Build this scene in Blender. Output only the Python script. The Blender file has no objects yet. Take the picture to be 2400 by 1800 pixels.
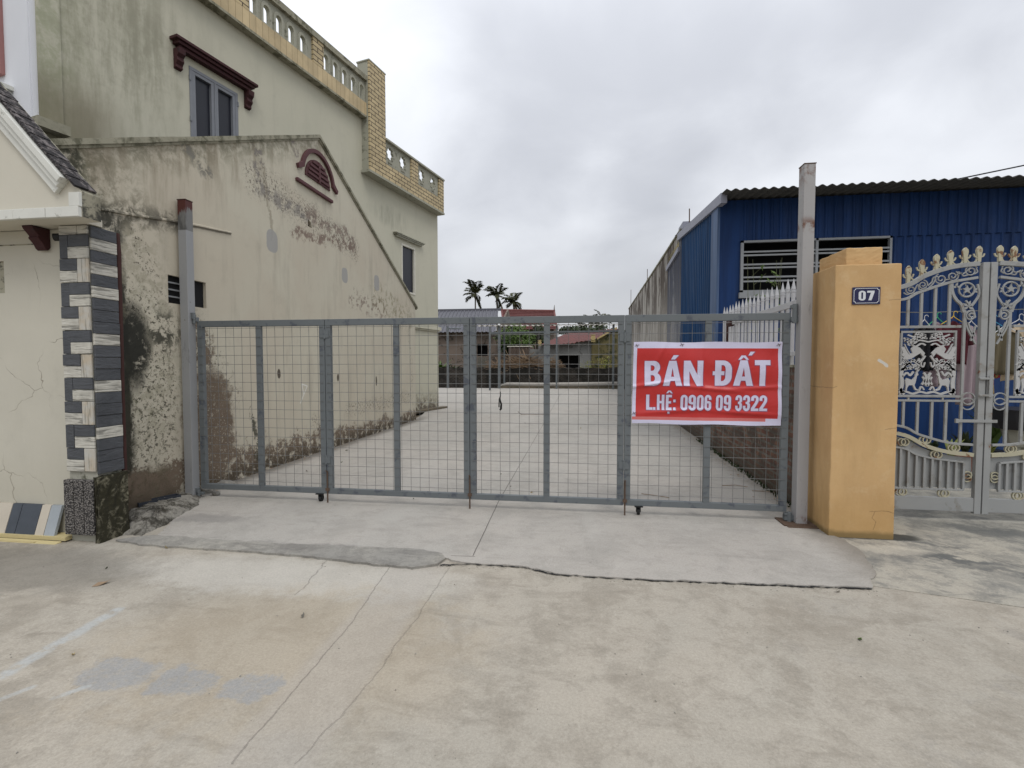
import bpy, bmesh, math, random
from mathutils import Vector, Matrix
from mathutils.geometry import tessellate_polygon
random.seed(7)
R = math.radians
sc = bpy.context.scene
# ------------------------------------------------------------------ camera
F, YAW, PITCH, H = 1130.0, R(8), math.atan(45 / 1130.0), 1.5
cd = bpy.data.cameras.new('camera'); cam = bpy.data.objects.new('camera', cd)
sc.collection.objects.link(cam); sc.camera = cam
cd.sensor_width = 36; cd.lens = F / 2400 * 36; cd.clip_start = .05; cd.clip_end = 2000
cam.location = (0, 0, H); cam.rotation_euler = (R(90) - PITCH, 0, YAW)
sc.render.resolution_x, sc.render.resolution_y = 1024, 768
# ------------------------------------------------------------------ sky, sun, exposure
SUN_EL, SUN_AZ = R(56), R(150)          # azimuth measured from +Y towards +X
w = bpy.data.worlds.new('World'); sc.world = w; w.use_nodes = True
nt = w.node_tree; nt.nodes.clear()
def wn(t, **k):
    n = nt.nodes.new(t)
    for a, b in k.items(): setattr(n, a, b)
    return n
out = wn('ShaderNodeOutputWorld'); bg = wn('ShaderNodeBackground'); nt.links.new(bg.outputs[0], out.inputs[0])
sky = wn('ShaderNodeTexSky', sky_type='NISHITA', sun_disc=False); sky.sun_elevation = SUN_EL; sky.sun_rotation = SUN_AZ
tc = wn('ShaderNodeTexCoord'); sep = wn('ShaderNodeSeparateXYZ'); nt.links.new(tc.outputs['Generated'], sep.inputs[0])
def wm(op, a, b=None, c=None):
    n = wn('ShaderNodeMath', operation=op)
    for i, v in enumerate((a, b, c)):
        if v is None: continue
        if isinstance(v, (int, float)): n.inputs[i].default_value = v
        else: nt.links.new(v, n.inputs[i])
    return n.outputs[0]
zc = wm('ADD', wm('MAXIMUM', sep.outputs[2], 0.0), .42)
cmb = wn('ShaderNodeCombineXYZ')
nt.links.new(wm('DIVIDE', sep.outputs[0], zc), cmb.inputs[0]); nt.links.new(wm('DIVIDE', sep.outputs[1], zc), cmb.inputs[1])
def wnoise(scale, detail, rough, off):
    mp = wn('ShaderNodeMapping'); mp.inputs['Location'].default_value = off
    nt.links.new(cmb.outputs[0], mp.inputs[0])
    n = wn('ShaderNodeTexNoise'); n.inputs['Scale'].default_value = scale; n.inputs['Detail'].default_value = detail
    n.inputs['Roughness'].default_value = rough; n.inputs['Distortion'].default_value = .25
    nt.links.new(mp.outputs[0], n.inputs['Vector']); return n.outputs[0]
n1 = wnoise(1.15, 3, .5, (3.4, 1.2, 0)); n2 = wnoise(3.4, 5, .55, (5.1, 2.7, 0))
mixn = wm('ADD', wm('MULTIPLY', n1, .78), wm('MULTIPLY', n2, .22))
mr = wn('ShaderNodeMapRange', interpolation_type='SMOOTHSTEP'); nt.links.new(mixn, mr.inputs[0])
mr.inputs[1].default_value = .36; mr.inputs[2].default_value = .62
cr = wn('ShaderNodeMix', data_type='RGBA'); nt.links.new(mr.outputs[0], cr.inputs[0])
cr.inputs[6].default_value = (.56, .58, .63, 1); cr.inputs[7].default_value = (.88, .905, .955, 1)
# the cloud deck thins overhead and thickens towards the horizon
zen = wm('ADD', wm('MULTIPLY', wm('POWER', wm('MAXIMUM', sep.outputs[2], 0.0), 1.6), 1.1), .88)
cs = wn('ShaderNodeVectorMath', operation='SCALE'); nt.links.new(cr.outputs[2], cs.inputs[0]); nt.links.new(zen, cs.inputs['Scale'])
hz = wn('ShaderNodeMapRange', interpolation_type='SMOOTHSTEP'); nt.links.new(sep.outputs[2], hz.inputs[0]); hz.inputs[1].default_value = .0; hz.inputs[2].default_value = .33
hm = wn('ShaderNodeMix', data_type='RGBA'); nt.links.new(hz.outputs[0], hm.inputs[0]); hm.inputs[6].default_value = (.63, .64, .665, 1); nt.links.new(cs.outputs[0], hm.inputs[7])
sk = wn('ShaderNodeVectorMath', operation='SCALE'); nt.links.new(sky.outputs[0], sk.inputs[0]); sk.inputs['Scale'].default_value = .06
c10 = wn('ShaderNodeVectorMath', operation='SCALE'); nt.links.new(hm.outputs[2], c10.inputs[0]); c10.inputs['Scale'].default_value = 9.6
ad = wn('ShaderNodeVectorMath', operation='ADD'); nt.links.new(c10.outputs[0], ad.inputs[0]); nt.links.new(sk.outputs[0], ad.inputs[1])
nt.links.new(ad.outputs[0], bg.inputs[0]); bg.inputs[1].default_value = .1
sl = bpy.data.lights.new('sun', 'SUN'); so = bpy.data.objects.new('sun', sl); sc.collection.objects.link(so)
sl.energy = 1.0; sl.angle = R(22); sl.color = (1, .965, .91)
so.rotation_euler = (R(90) - SUN_EL, 0, R(180) - SUN_AZ); so.location = (0, -5, 30)
sc.view_settings.view_transform = 'Standard'; sc.view_settings.look = 'None'; sc.view_settings.gamma = 1
sc.view_settings.use_curve_mapping = False; sc.view_settings.exposure = 0.0
sc.cycles.max_bounces = 6; sc.cycles.diffuse_bounces = 3
# ------------------------------------------------------------------ frames
def ray(px, py):
    x = (px - 1200) / F; y = -(py - 900) / F; cp, sp = math.cos(PITCH), math.sin(PITCH)
    f = cp + y * sp; z = -sp + y * cp
    return (x * math.cos(YAW) - f * math.sin(YAW), x * math.sin(YAW) + f * math.cos(YAW), z)
K = 2400 / 2212.0
def gnd(px, py, z=0.0):
    r = ray(px, py); t = (z - H) / r[2]; return (r[0] * t, r[1] * t)
def gd(x, y, z=0.0): return gnd(x * K, y * K, z)
class Frame:
    def __init__(s, O, u, n): s.O = Vector((O[0], O[1])); s.u = Vector(u).normalized(); s.n = Vector(n).normalized()
    def P(s, u, z, d=0.0):
        q = s.O + s.u * u + s.n * d; return Vector((q.x, q.y, z))
    def at(s, px, py, d=0.0):
        O = s.O + s.n * d; r = ray(px, py); t = O.dot(s.n) / (r[0] * s.n.x + r[1] * s.n.y)
        return ((Vector((r[0] * t, r[1] * t)) - O).dot(s.u), r[2] * t + H)
    def da(s, x, y, d=0.0): return s.at(x * K, y * K, d)
def aframe(O, deg, flip=False):
    a = R(deg); n = (math.cos(a), -math.sin(a))
    if flip: n = (-n[0], -n[1])
    return Frame(O, (math.sin(a), math.cos(a)), n)
GW = aframe((-4.42, 0), 0)                      # gabled outbuilding wall
TW = aframe((-4.84, 16), 13.3)                  # tall house side wall
TF = Frame(TW.P(-10.57, 0)[:2], -TW.n, -TW.u)   # tall house street front
GP = Frame((0, 4.9), (1, 0), (0, -1))           # folding gate plane
RW = aframe((2.3, 5), 1.5, True)                # lot's right boundary
BF = Frame((0, 9), (1, 0), (0, -1))             # blue warehouse front
OG = Frame((0, 5.2), (1, 0), (0, -1))           # ornate gate plane
def yf(Y): return Frame((0, Y), (1, 0), (0, -1))
# ------------------------------------------------------------------ mesh helpers
def quad(bm, *p):
    return bm.faces.new([bm.verts.new(v) for v in p])
def boxf(bm, f, u0, u1, z0, z1, d0, d1):
    v = [bm.verts.new(f.P(u, z, d)) for u in (u0, u1) for z in (z0, z1) for d in (d0, d1)]
    for i in ((0, 1, 3, 2), (4, 6, 7, 5), (0, 4, 5, 1), (2, 3, 7, 6), (0, 2, 6, 4), (1, 5, 7, 3)): bm.faces.new([v[k] for k in i])
WX = Frame((0, 0), (1, 0), (0, 1))
def box(bm, x0, x1, y0, y1, z0, z1): boxf(bm, WX, x0, x1, z0, z1, y0, y1)
def prism(bm, f, poly, d0, d1, holes=()):
    loops = [list(poly)] + [list(h) for h in holes]
    flat = [p for l in loops for p in l]
    tri = tessellate_polygon([[Vector((p[0], p[1], 0)) for p in l] for l in loops])
    A = [bm.verts.new(f.P(p[0], p[1], d0)) for p in flat]; B = [bm.verts.new(f.P(p[0], p[1], d1)) for p in flat]
    for t in tri:
        for S in (A, B):
            try: bm.faces.new([S[i] for i in t])
            except ValueError: pass
    k = 0
    for l in loops:
        n = len(l)
        for i in range(n):
            j = (i + 1) % n; bm.faces.new((A[k + i], A[k + j], B[k + j], B[k + i]))
        k += n
def tube(bm, pts, r, n=6, cap=True, flat=None):
    pts = [Vector(p) for p in pts]; rings = []
    prev = None
    for i, p in enumerate(pts):
        t = (pts[min(i + 1, len(pts) - 1)] - pts[max(i - 1, 0)])
        if t.length < 1e-9: t = Vector((0, 0, 1))
        t.normalize()
        if prev is None:
            a = Vector((0, 0, 1)) if abs(t.z) < .9 else Vector((1, 0, 0))
            s = t.cross(a).normalized()
        else:
            s = (prev - t * prev.dot(t))
            s = s.normalized() if s.length > 1e-6 else t.orthogonal().normalized()
        prev = s; q = t.cross(s); rr = r[i] if isinstance(r, (list, tuple)) else r
        rings.append([bm.verts.new(p + (s * math.cos(2 * math.pi * k / n + math.pi / n) + q * math.sin(2 * math.pi * k / n + math.pi / n)) * rr) for k in range(n)])
    for a, b in zip(rings, rings[1:]):
        for k in range(n): bm.faces.new((a[k], a[(k + 1) % n], b[(k + 1) % n], b[k]))
    if cap:
        bm.faces.new(rings[0]); bm.faces.new(list(reversed(rings[-1])))
def ftube(bm, f, uz, d, r, n=6): tube(bm, [f.P(a, b, d) for a, b in uz], r, n)
def ribbon(bm, f, uz, w, d0, d1):
    """flat bar of width w following a path in the frame's plane"""
    L = []
    for i, p in enumerate(uz):
        a = Vector(uz[max(i - 1, 0)]); b = Vector(uz[min(i + 1, len(uz) - 1)]); t = (b - a).normalized(); nn = Vector((-t.y, t.x)) * w / 2
        L.append((Vector(p) + nn, Vector(p) - nn))
    V = [[bm.verts.new(f.P(q.x, q.y, d)) for q in l for d in (d0, d1)] for l in L]
    for a, b in zip(V, V[1:]):
        for i, j in ((0, 1), (1, 3), (3, 2), (2, 0)): bm.faces.new((a[i], a[j], b[j], b[i]))
    bm.faces.new([V[0][i] for i in (0, 1, 3, 2)]); bm.faces.new([V[-1][i] for i in (0, 2, 3, 1)])
def corr(bm, f, u0, u1, z0, z1, pitch=.12, dep=.02, d=0.0, wave=False):
    """corrugated sheet; z0/z1 numbers or functions of u"""
    us = []; u = u0; k = 0
    prof = [(0, 0), (.3, 0), (.42, 1), (.62, 1), (.74, 0)] if not wave else [(i / 8, (1 - math.cos(2 * math.pi * i / 8)) / 2) for i in range(8)]
    while True:
        for a, h in prof:
            x = u0 + (k + a) * pitch
            if x > u1: break
            us.append((x, h))
        else:
            k += 1; continue
        break
    us.append((u1, 0)); prev = None
    for x, h in us:
        a = z0(x) if callable(z0) else z0; b = z1(x) if callable(z1) else z1
        c = (bm.verts.new(f.P(x, a, d + h * dep)), bm.verts.new(f.P(x, b, d + h * dep)))
        if prev: bm.faces.new((prev[0], c[0], c[1], prev[1]))
        prev = c
def rootloc(o):
    while o.parent: o = o.parent
    return o.location.copy()
def obj(name, bm, m, parent=None, bev=0, smooth=False, solid=0, loc=None, local=False):
    bmesh.ops.recalc_face_normals(bm, faces=bm.faces)
    if parent is not None: L = Vector((0, 0, 0)) if local else rootloc(parent)
    elif loc is not None: L = Vector(loc)
    else:
        xs = [v.co for v in bm.verts]
        L = Vector(((min(v.x for v in xs) + max(v.x for v in xs)) / 2, (min(v.y for v in xs) + max(v.y for v in xs)) / 2, min(v.z for v in xs)))
    bm.transform(Matrix.Translation(-L))
    me = bpy.data.meshes.new(name); bm.to_mesh(me); bm.free()
    for q in (m if isinstance(m, (list, tuple)) else [m]): me.materials.append(q)
    if smooth:
        for p in me.polygons: p.use_smooth = True
    o = bpy.data.objects.new(name, me); sc.collection.objects.link(o)
    if parent is not None: o.parent = parent
    else: o.location = L
    if solid:
        s = o.modifiers.new('solid', 'SOLIDIFY'); s.thickness = solid; s.offset = 0
    if bev:
        b = o.modifiers.new('bevel', 'BEVEL'); b.width = bev; b.segments = 2; b.limit_method = 'ANGLE'; b.angle_limit = R(40)
    return o
def thing(name, label, cat, loc=(0, 0, 0), group=None, rotz=0):
    o = bpy.data.objects.new(name, None); sc.collection.objects.link(o); o.location = loc; o.rotation_euler = (0, 0, rotz)
    o.empty_display_size = .2
    return tag(o, label, cat, group)
def tag(o, label, cat=None, group=None):
    o['label'] = label
    if cat: o['category'] = cat
    if group: o['group'] = group
    return o
def struct(o): o['kind'] = 'structure'; return o
def B(): return bmesh.new()
def jag(pts, step, amp, rnd=random):
    """subdivide a polyline and roughen it"""
    o = []
    for a, b in zip(pts, pts[1:]):
        a, b = Vector(a), Vector(b); n = max(1, int((b - a).length / step)); t = (b - a).normalized(); q = Vector((-t.y, t.x))
        for i in range(n):
            o.append(a.lerp(b, i / n) + (q * rnd.uniform(-amp, amp) if i else Vector((0, 0))))
    o.append(Vector(pts[-1])); return [(p.x, p.y) for p in o]
# ------------------------------------------------------------------ material DSL
class V:
    def __init__(s, g, k): s.g = g; s.k = k
    def m(s, op, o=None, o2=None, rev=False): return s.g.math(op, *( (o, s) if rev else (s, o)), o2)
    def __add__(s, o): return s.m('ADD', o)
    __radd__ = __add__
    def __mul__(s, o): return s.m('MULTIPLY', o)
    __rmul__ = __mul__
    def __sub__(s, o): return s.m('SUBTRACT', o)
    def __rsub__(s, o): return s.m('SUBTRACT', o, rev=True)
    def __truediv__(s, o): return s.m('DIVIDE', o)
class G:
    def __init__(g, nt): g.nt = nt; g.cache = {}
    def node(g, t, **k):
        n = g.nt.nodes.new(t)
        for a, b in k.items(): setattr(n, a, b)
        return n
    def put(g, sock, v):
        if isinstance(v, V): g.nt.links.new(v.k, sock)
        elif v is not None:
            if sock.type == 'RGBA' and not isinstance(v, (int, float)) and len(v) == 3: v = (*v, 1)
            sock.default_value = v
    def math(g, op, a, b=None, c=None, clamp=False):
        n = g.node('ShaderNodeMath', operation=op, use_clamp=clamp)
        for i, v in enumerate((a, b, c)):
            if v is not None: g.put(n.inputs[i], v)
        return V(g, n.outputs[0])
    def pos(g):
        if 'pos' not in g.cache: g.cache['pos'] = V(g, g.node('ShaderNodeNewGeometry').outputs['Position'])
        return g.cache['pos']
    def xyz(g):
        if 'xyz' not in g.cache:
            n = g.node('ShaderNodeSeparateXYZ'); g.put(n.inputs[0], g.pos()); g.cache['xyz'] = [V(g, o) for o in n.outputs]
        return g.cache['xyz']
    def vec(g, x=0, y=0, z=0):
        n = g.node('ShaderNodeCombineXYZ')
        for i, v in enumerate((x, y, z)): g.put(n.inputs[i], v)
        return V(g, n.outputs[0])
    def wuz(g, f):
        x, y, z = g.xyz(); return (x - f.O.x) * f.u.x + (y - f.O.y) * f.u.y, z
    def noise(g, s, detail=4, rough=.55, dist=0, vec=None, sc3=None, col=False):
        v = vec or g.pos()
        if sc3:
            n = g.node('ShaderNodeVectorMath', operation='MULTIPLY'); g.put(n.inputs[0], v); n.inputs[1].default_value = sc3; v = V(g, n.outputs[0])
        n = g.node('ShaderNodeTexNoise'); g.put(n.inputs['Vector'], v)
        n.inputs['Scale'].default_value = s; n.inputs['Detail'].default_value = detail; n.inputs['Roughness'].default_value = rough; n.inputs['Distortion'].default_value = dist
        return V(g, n.outputs[1 if col else 0])
    def vor(g, s, feat='F1', vec=None, rnd=1.0):
        n = g.node('ShaderNodeTexVoronoi', feature=feat); g.put(n.inputs['Vector'], vec or g.pos()); n.inputs['Scale'].default_value = s
        n.inputs['Randomness'].default_value = rnd; return V(g, n.outputs[0])
    def ss(g, x, a, b, lo=0.0, hi=1.0):
        n = g.node('ShaderNodeMapRange', interpolation_type='SMOOTHSTEP'); g.put(n.inputs[0], x)
        for i, v in zip((1, 2, 3, 4), (a, b, lo, hi)): g.put(n.inputs[i], v)
        return V(g, n.outputs[0])
    def mix(g, f, a, b):
        n = g.node('ShaderNodeMix', data_type='RGBA'); n.clamp_factor = True
        g.put(n.inputs[0], f); g.put(n.inputs[6], a); g.put(n.inputs[7], b); return V(g, n.outputs[2])
    def shade(g, c, f):
        """multiply colour by float"""
        n = g.node('ShaderNodeVectorMath', operation='SCALE'); g.put(n.inputs[0], c if isinstance(c, V) else c); g.put(n.inputs['Scale'], f); return V(g, n.outputs[0])
    def ell(g, x, y, cx, cy, rx, ry, rot=0, p=2):
        dx, dy = x - cx, y - cy
        if rot:
            c, s = math.cos(rot), math.sin(rot); dx, dy = dx * c + dy * s, dy * c - dx * s
        a = g.math('POWER', g.math('ABSOLUTE', dx / rx), float(p)); b = g.math('POWER', g.math('ABSOLUTE', dy / ry), float(p)); return a + b
    def seg(g, x, y, p, q):
        dx, dy = q[0] - p[0], q[1] - p[1]; L = dx * dx + dy * dy
        t = g.math('ADD', ((x - p[0]) * dx + (y - p[1]) * dy) / L, 0.0, clamp=True)
        ex = x - p[0] - t * dx; ey = y - p[1] - t * dy
        return g.math('SQRT', ex * ex + ey * ey)
    def mx(g, a, b): return g.math('MAXIMUM', a, b)
    def mn(g, a, b): return g.math('MINIMUM', a, b)
    def brick(g, vec, bw, bh, mortar=.006, off=.5, c1=(1, 1, 1), c2=(0, 0, 0), cm=(0, 0, 0)):
        n = g.node('ShaderNodeTexBrick'); n.offset = off; g.put(n.inputs['Vector'], vec)
        n.inputs['Color1'].default_value = (*c1, 1); n.inputs['Color2'].default_value = (*c2, 1); n.inputs['Mortar'].default_value = (*cm, 1)
        n.inputs['Scale'].default_value = 1; n.inputs['Mortar Size'].default_value = mortar; n.inputs['Mortar Smooth'].default_value = .1
        n.inputs['Brick Width'].default_value = bw; n.inputs['Row Height'].default_value = bh; n.inputs['Bias'].default_value = 0
        return V(g, n.outputs['Color']), V(g, n.outputs['Fac'])
def mat(name, fn, rough=.85, bump=None, metal=0.0, spec=.3):
    m = bpy.data.materials.new(name); m.use_nodes = True; nt = m.node_tree
    b = nt.nodes['Principled BSDF']; g = G(nt); r = fn(g)
    if not isinstance(r, tuple) or (len(r) == 3 and isinstance(r[0], (int, float))): r = (r,)
    g.put(b.inputs['Base Color'], r[0]); b.inputs['Specular IOR Level'].default_value = spec; b.inputs['Metallic'].default_value = metal
    g.put(b.inputs['Roughness'], r[2] if len(r) > 2 and r[2] is not None else rough)
    if len(r) > 1 and r[1] is not None:
        n = g.node('ShaderNodeBump'); n.inputs['Strength'].default_value = (bump or (.4, .01))[0]; n.inputs['Distance'].default_value = (bump or (.4, .01))[1]
        g.put(n.inputs['Height'], r[1]); nt.links.new(n.outputs[0], b.inputs['Normal'])
    return m
def simple(name, c, rough=.8, var=.15, scale=6, metal=0.0, dirt=None, spec=.3, bumps=.002):
    """one paint or stuff with some unevenness and, optionally, dirt or rust blotches"""
    def fn(g):
        n = g.noise(scale, 5, .6); col = g.mix(n, tuple(x * (1 - var) for x in c), tuple(min(1, x * (1 + var)) for x in c))
        if dirt:
            dc, amt = dirt; d = g.noise(scale * 1.7, 6, .7, .3)
            col = g.mix(g.ss(d, .66 - amt * .35, .74 - amt * .2), col, dc)
        return col, g.noise(scale * 12, 3, .6)
    return mat(name, fn, rough, (.25, bumps), metal, spec)
# ------------------------------------------------------------------ ground materials
def concrete(name, base, warm, dark, blotch=.5, extra=None, sc_=1.0):
    def fn(g):
        x, y, z = g.xyz()
        a = g.noise(.55 * sc_, 5, .6, .6); b = g.noise(2.6 * sc_, 6, .62, .4); c = g.noise(11, 5, .65); f = g.noise(70, 3, .7); st = g.noise(3.2, 6, .65, .5, sc3=(.55, 2.1, 1))
        col = g.mix(g.ss(a, .35, .65), base, warm)
        col = g.mix(g.ss(b, .50, .72, 0, blotch), col, dark)
        col = g.mix(g.ss(st, .52, .70, 0, blotch * .75), col, tuple(q * .8 for q in dark))
        col = g.mix(g.ss(c, .55, .75, 0, .22), col, tuple(q * .72 for q in base))
        lc = g.noise(1.4, 5, .6, 1.2); col = g.mix(g.ss(lc, .56, .72, 0, .4), col, tuple(min(1, q * 1.2) for q in base))
        mo = g.noise(2.5 * sc_, 9, .8, .35); col = g.mix(g.ss(mo, .47, .58, 0, .50 * min(1, blotch + .2)), col, tuple(q * .9 for q in dark)); mo2 = g.noise(5.5, 8, .75, .2); col = g.mix(g.ss(mo2, .5, .62, 0, .40 * min(1, blotch + .2)), col, tuple(q * .82 for q in dark)); ff = g.noise(190, 2, .6)
        # pitted specks
        sp = g.vor(26); gate = g.noise(5, 2, .5)
        speck = g.ss(sp, .035, .075, 1, 0) * g.ss(gate, .5, .6)
        sp2 = g.vor(90); speck2 = g.ss(sp2, .10, .22, 1, 0) * g.ss(g.noise(9, 2, .5), .42, .6)
        col = g.mix(speck * .75, col, (.07, .06, .05)); col = g.mix(speck2 * .35, col, tuple(q * .5 for q in base))
        mul = f * .55 + ff * .35 + .55; h = b * .5 + f * .25 + c * .3 - speck * .8
        if extra:
            col, h = extra(g, x, y, col, h)
        return g.shade(col, mul), h
    return mat(name, fn, .88, (.55, .006))
def crack(g, x, y, col, h, pts, w=.006, jit=.05, s=4.0, k=.85, c=(.06, .055, .05)):
    nx = (g.noise(s, 5, .7) - .5) * jit; ny = (g.noise(s * 1.1 + .3, 5, .7, .1) - .5) * jit
    X, Y = x + nx, y + ny; d = None
    for p, q in zip(pts, pts[1:]):
        e = g.seg(X, Y, p, q); d = e if d is None else g.mn(d, e)
    m = g.ss(d, w * .4, w, 1, 0) * g.ss(g.noise(2.3, 3, .5), .25, .42, .35, 1)
    return g.mix(m * k, col, c), h - m * 1.2
def road_extra(g, x, y, col, h):
    wob = (g.noise(5, 5, .7) - .5)
    # long smoother trench strip with a darker edge, running towards the camera
    A, Bq = gd(975, 1225, -.03), gd(640, 1659, -.03)
    A2, B2 = gd(850, 1215, -.03), gd(500, 1659, -.03)
    # pale trampled concrete in front of the kerb, left half
    e = g.ell(x + wob * .6, y + wob * .4, -2.1, 3.15, 1.5, .32)
    col = g.mix(g.ss(e, .2, 1.3, .55, 0), col, (.50, .475, .425))
    e = g.ell(x + wob * .6, y + wob * .5, -4.3, 3.0, 1.4, .45); col = g.mix(g.ss(e, .2, 1.2, .6, 0), col, (.15, .14, .12))
    t = g.noise(1.5, 6, .65, .5)
    # tan stained area
    e = g.ell(x + wob, y + wob, -1.55, 2.35, 1.1, .7); col = g.mix(g.ss(e, .2, 1.4, .4, 0), col, (.36, .295, .205))
    # bluish cement patches
    for cx, cy, rx, ry, rot in ((250, 1462, 90, 38, .1), (398, 1480, 72, 34, 0), (538, 1492, 62, 34, .0)):
        c = gd(cx, cy, -.03); r1 = gd(cx + rx, cy, -.03); r2 = gd(cx, cy - ry, -.03)
        e = g.ell(x + (g.noise(6, 7, .75) - .5) * .30, y + (g.noise(5, 7, .75, .1) - .5) * .26, c[0], c[1], abs(r1[0] - c[0]), abs(r2[1] - c[1]) , -.12, 3)
        m = g.ss(e, .45, 1.25, .62, 0) * g.ss(g.noise(30, 5, .7), .35, .55, .6, 1); col = g.mix(m, col, (.255, .27, .285))
    # pale line (old paint) at the left, and scuffs
    for p, q, w_, k_ in ((gd(0, 1470, -.03), gd(250, 1325, -.03), .045, .65), (gd(120, 1515, -.03), gd(190, 1490, -.03), .02, .6), (gd(0, 1520, -.03), gd(60, 1495, -.03), .02, .5)):
        d = g.seg(x + wob * .05, y + wob * .05, p, q); m = g.ss(d, w_ * .4, w_ * 1.3, 1, 0) * g.ss(g.noise(14, 5, .7), .35, .55); col = g.mix(m * k_, col, (.40, .42, .42))
    # trench strip between the two joints: smoother, pinker
    sx = (x - A[0]) / (Bq[0] - A[0] + 1e-6)
    d = g.seg(x + wob * .04, y + wob * .04, ((A[0] + A2[0]) / 2, (A[1] + A2[1]) / 2), ((Bq[0] + B2[0]) / 2, (Bq[1] + B2[1]) / 2))
    col = g.mix(g.ss(d, .15, .23, .42, 0), col, (.375, .345, .305))
    col, h = crack(g, x, y, col, h, [A2, gd(760, 1350, -.03), B2], .005, .05, 6, .32)
    col, h = crack(g, x, y, col, h, [A, gd(905, 1330, -.03), gd(800, 1480, -.03), Bq], .005, .09, 3, .22)
    col, h = crack(g, x, y, col, h, [gd(1885, 1268, -.03), gd(2212, 1316, -.03), gd(2500, 1360, -.03)], .012, .05, 5, .9)
    col, h = crack(g, x, y, col, h, [gd(715, 1205, -.03), gd(640, 1290, -.03)], .006, .1, 5, .3)
    # darker mottling on the right of the road
    m = g.ss(g.noise(1.1, 6, .68, .6), .52, .70, 0, .33) * g.ss(x, -.6, .6); col = g.mix(m, col, (.245, .215, .17))
    m = g.ss(g.noise(2.3, 6, .68, .4), .55, .68, 0, .22) * g.ss(x, .4, 1.6); col = g.mix(m, col, (.19, .185, .18))
    return col, h
def slab_extra(g, x, y, col, h):
    wob = g.noise(5, 5, .7) - .5
    j = [gd(1022, 1200), gd(1077, 1083), gd(1160, 940), gd(1210, 852), (-.6, 30.5)]
    col, h = crack(g, x, y, col, h, j, .006, .012, 3, .7)
    col, h = crack(g, x, y, col, h, [gd(975, 1200), gd(1025, 1202)], .006, .02, 6, .7)
    col, h = crack(g, x, y, col, h, [gd(1200, 1188), gd(1300, 1215), gd(1360, 1238)], .004, .05, 5, .55) if 0 else (col, h)
    # light trowel streaks and damp blotch by the left post
    e = g.ell(x + wob * .5, y + wob * .4, *gd(450, 1120), .42, .16); col = g.mix(g.ss(e, .2, 1.2, .5, 0), col, (.19, .18, .17))
    d = g.seg(x + wob * .25, y + wob * .25, gd(330, 1160), gd(900, 1195)); col = g.mix(g.ss(d, .02, .10, .75, 0) * g.ss(g.noise(6, 6, .7, .4, sc3=(.5, 1.5, 1)), .42, .6), col, (.20, .19, .175))
    s = g.noise(1.1, 4, .6, .3, sc3=(1, .25, 1)); col = g.mix(g.ss(s, .5, .7, 0, .45), col, (.42, .40, .365))
    # dirt against the gabled wall and the brick wall
    m = g.ss(x + wob * .25, -4.40, -4.12, .75, 0) * g.ss(y, 12, 14, 1, 0); col = g.mix(m, col, (.12, .105, .085))
    m = g.ss(x - y * .026 - wob * .3, 1.78, 2.15); col = g.mix(m * .7, col, (.17, .15, .12))
    return col, h
def pave_extra(g, x, y, col, h):
    wob = g.noise(4, 6, .7) - .5
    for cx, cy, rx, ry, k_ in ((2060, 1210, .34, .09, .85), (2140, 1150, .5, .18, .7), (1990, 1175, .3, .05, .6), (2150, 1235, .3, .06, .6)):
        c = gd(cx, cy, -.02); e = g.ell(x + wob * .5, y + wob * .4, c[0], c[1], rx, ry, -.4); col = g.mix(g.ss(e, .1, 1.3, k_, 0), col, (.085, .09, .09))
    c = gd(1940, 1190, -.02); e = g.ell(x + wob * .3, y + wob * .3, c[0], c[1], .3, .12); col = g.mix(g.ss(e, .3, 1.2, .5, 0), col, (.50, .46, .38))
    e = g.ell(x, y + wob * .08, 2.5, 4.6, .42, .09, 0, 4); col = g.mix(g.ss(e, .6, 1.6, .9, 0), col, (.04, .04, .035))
    col, h = crack(g, x, y, col, h, [gd(1990, 1165, -.02), gd(2212, 1230, -.02), gd(2400, 1290, -.02)], .006, .05, 5, .5)
    return col, h
M = {}
M['road'] = concrete('road concrete', (.350, .323, .272), (.388, .350, .290), (.268, .238, .192), .62, road_extra)
M['slab'] = concrete('slab concrete', (.37, .35, .315), (.395, .365, .325), (.295, .28, .25), .4, slab_extra, .8)
M['pave'] = concrete('pavement concrete', (.33, .315, .27), (.38, .35, .29), (.16, .16, .15), .75, pave_extra, 1.2)
M['mortar'] = concrete('mortar', (.26, .25, .225), (.34, .32, .275), (.175, .165, .15), .8)
M['heap'] = mat('old dirty cement', lambda g: (g.mix(g.ss(g.noise(5, 8, .75, .4), .42, .60), g.mix(g.noise(25, 6, .7), (.20, .19, .165), (.32, .30, .26)), (.05, .045, .035)), g.noise(12, 8, .75)), .95, (1, .02))
M['earth'] = concrete('earth', (.17, .14, .10), (.13, .11, .08), (.08, .075, .05), .8)
def stainfn(g, u, z, name): pass
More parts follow.
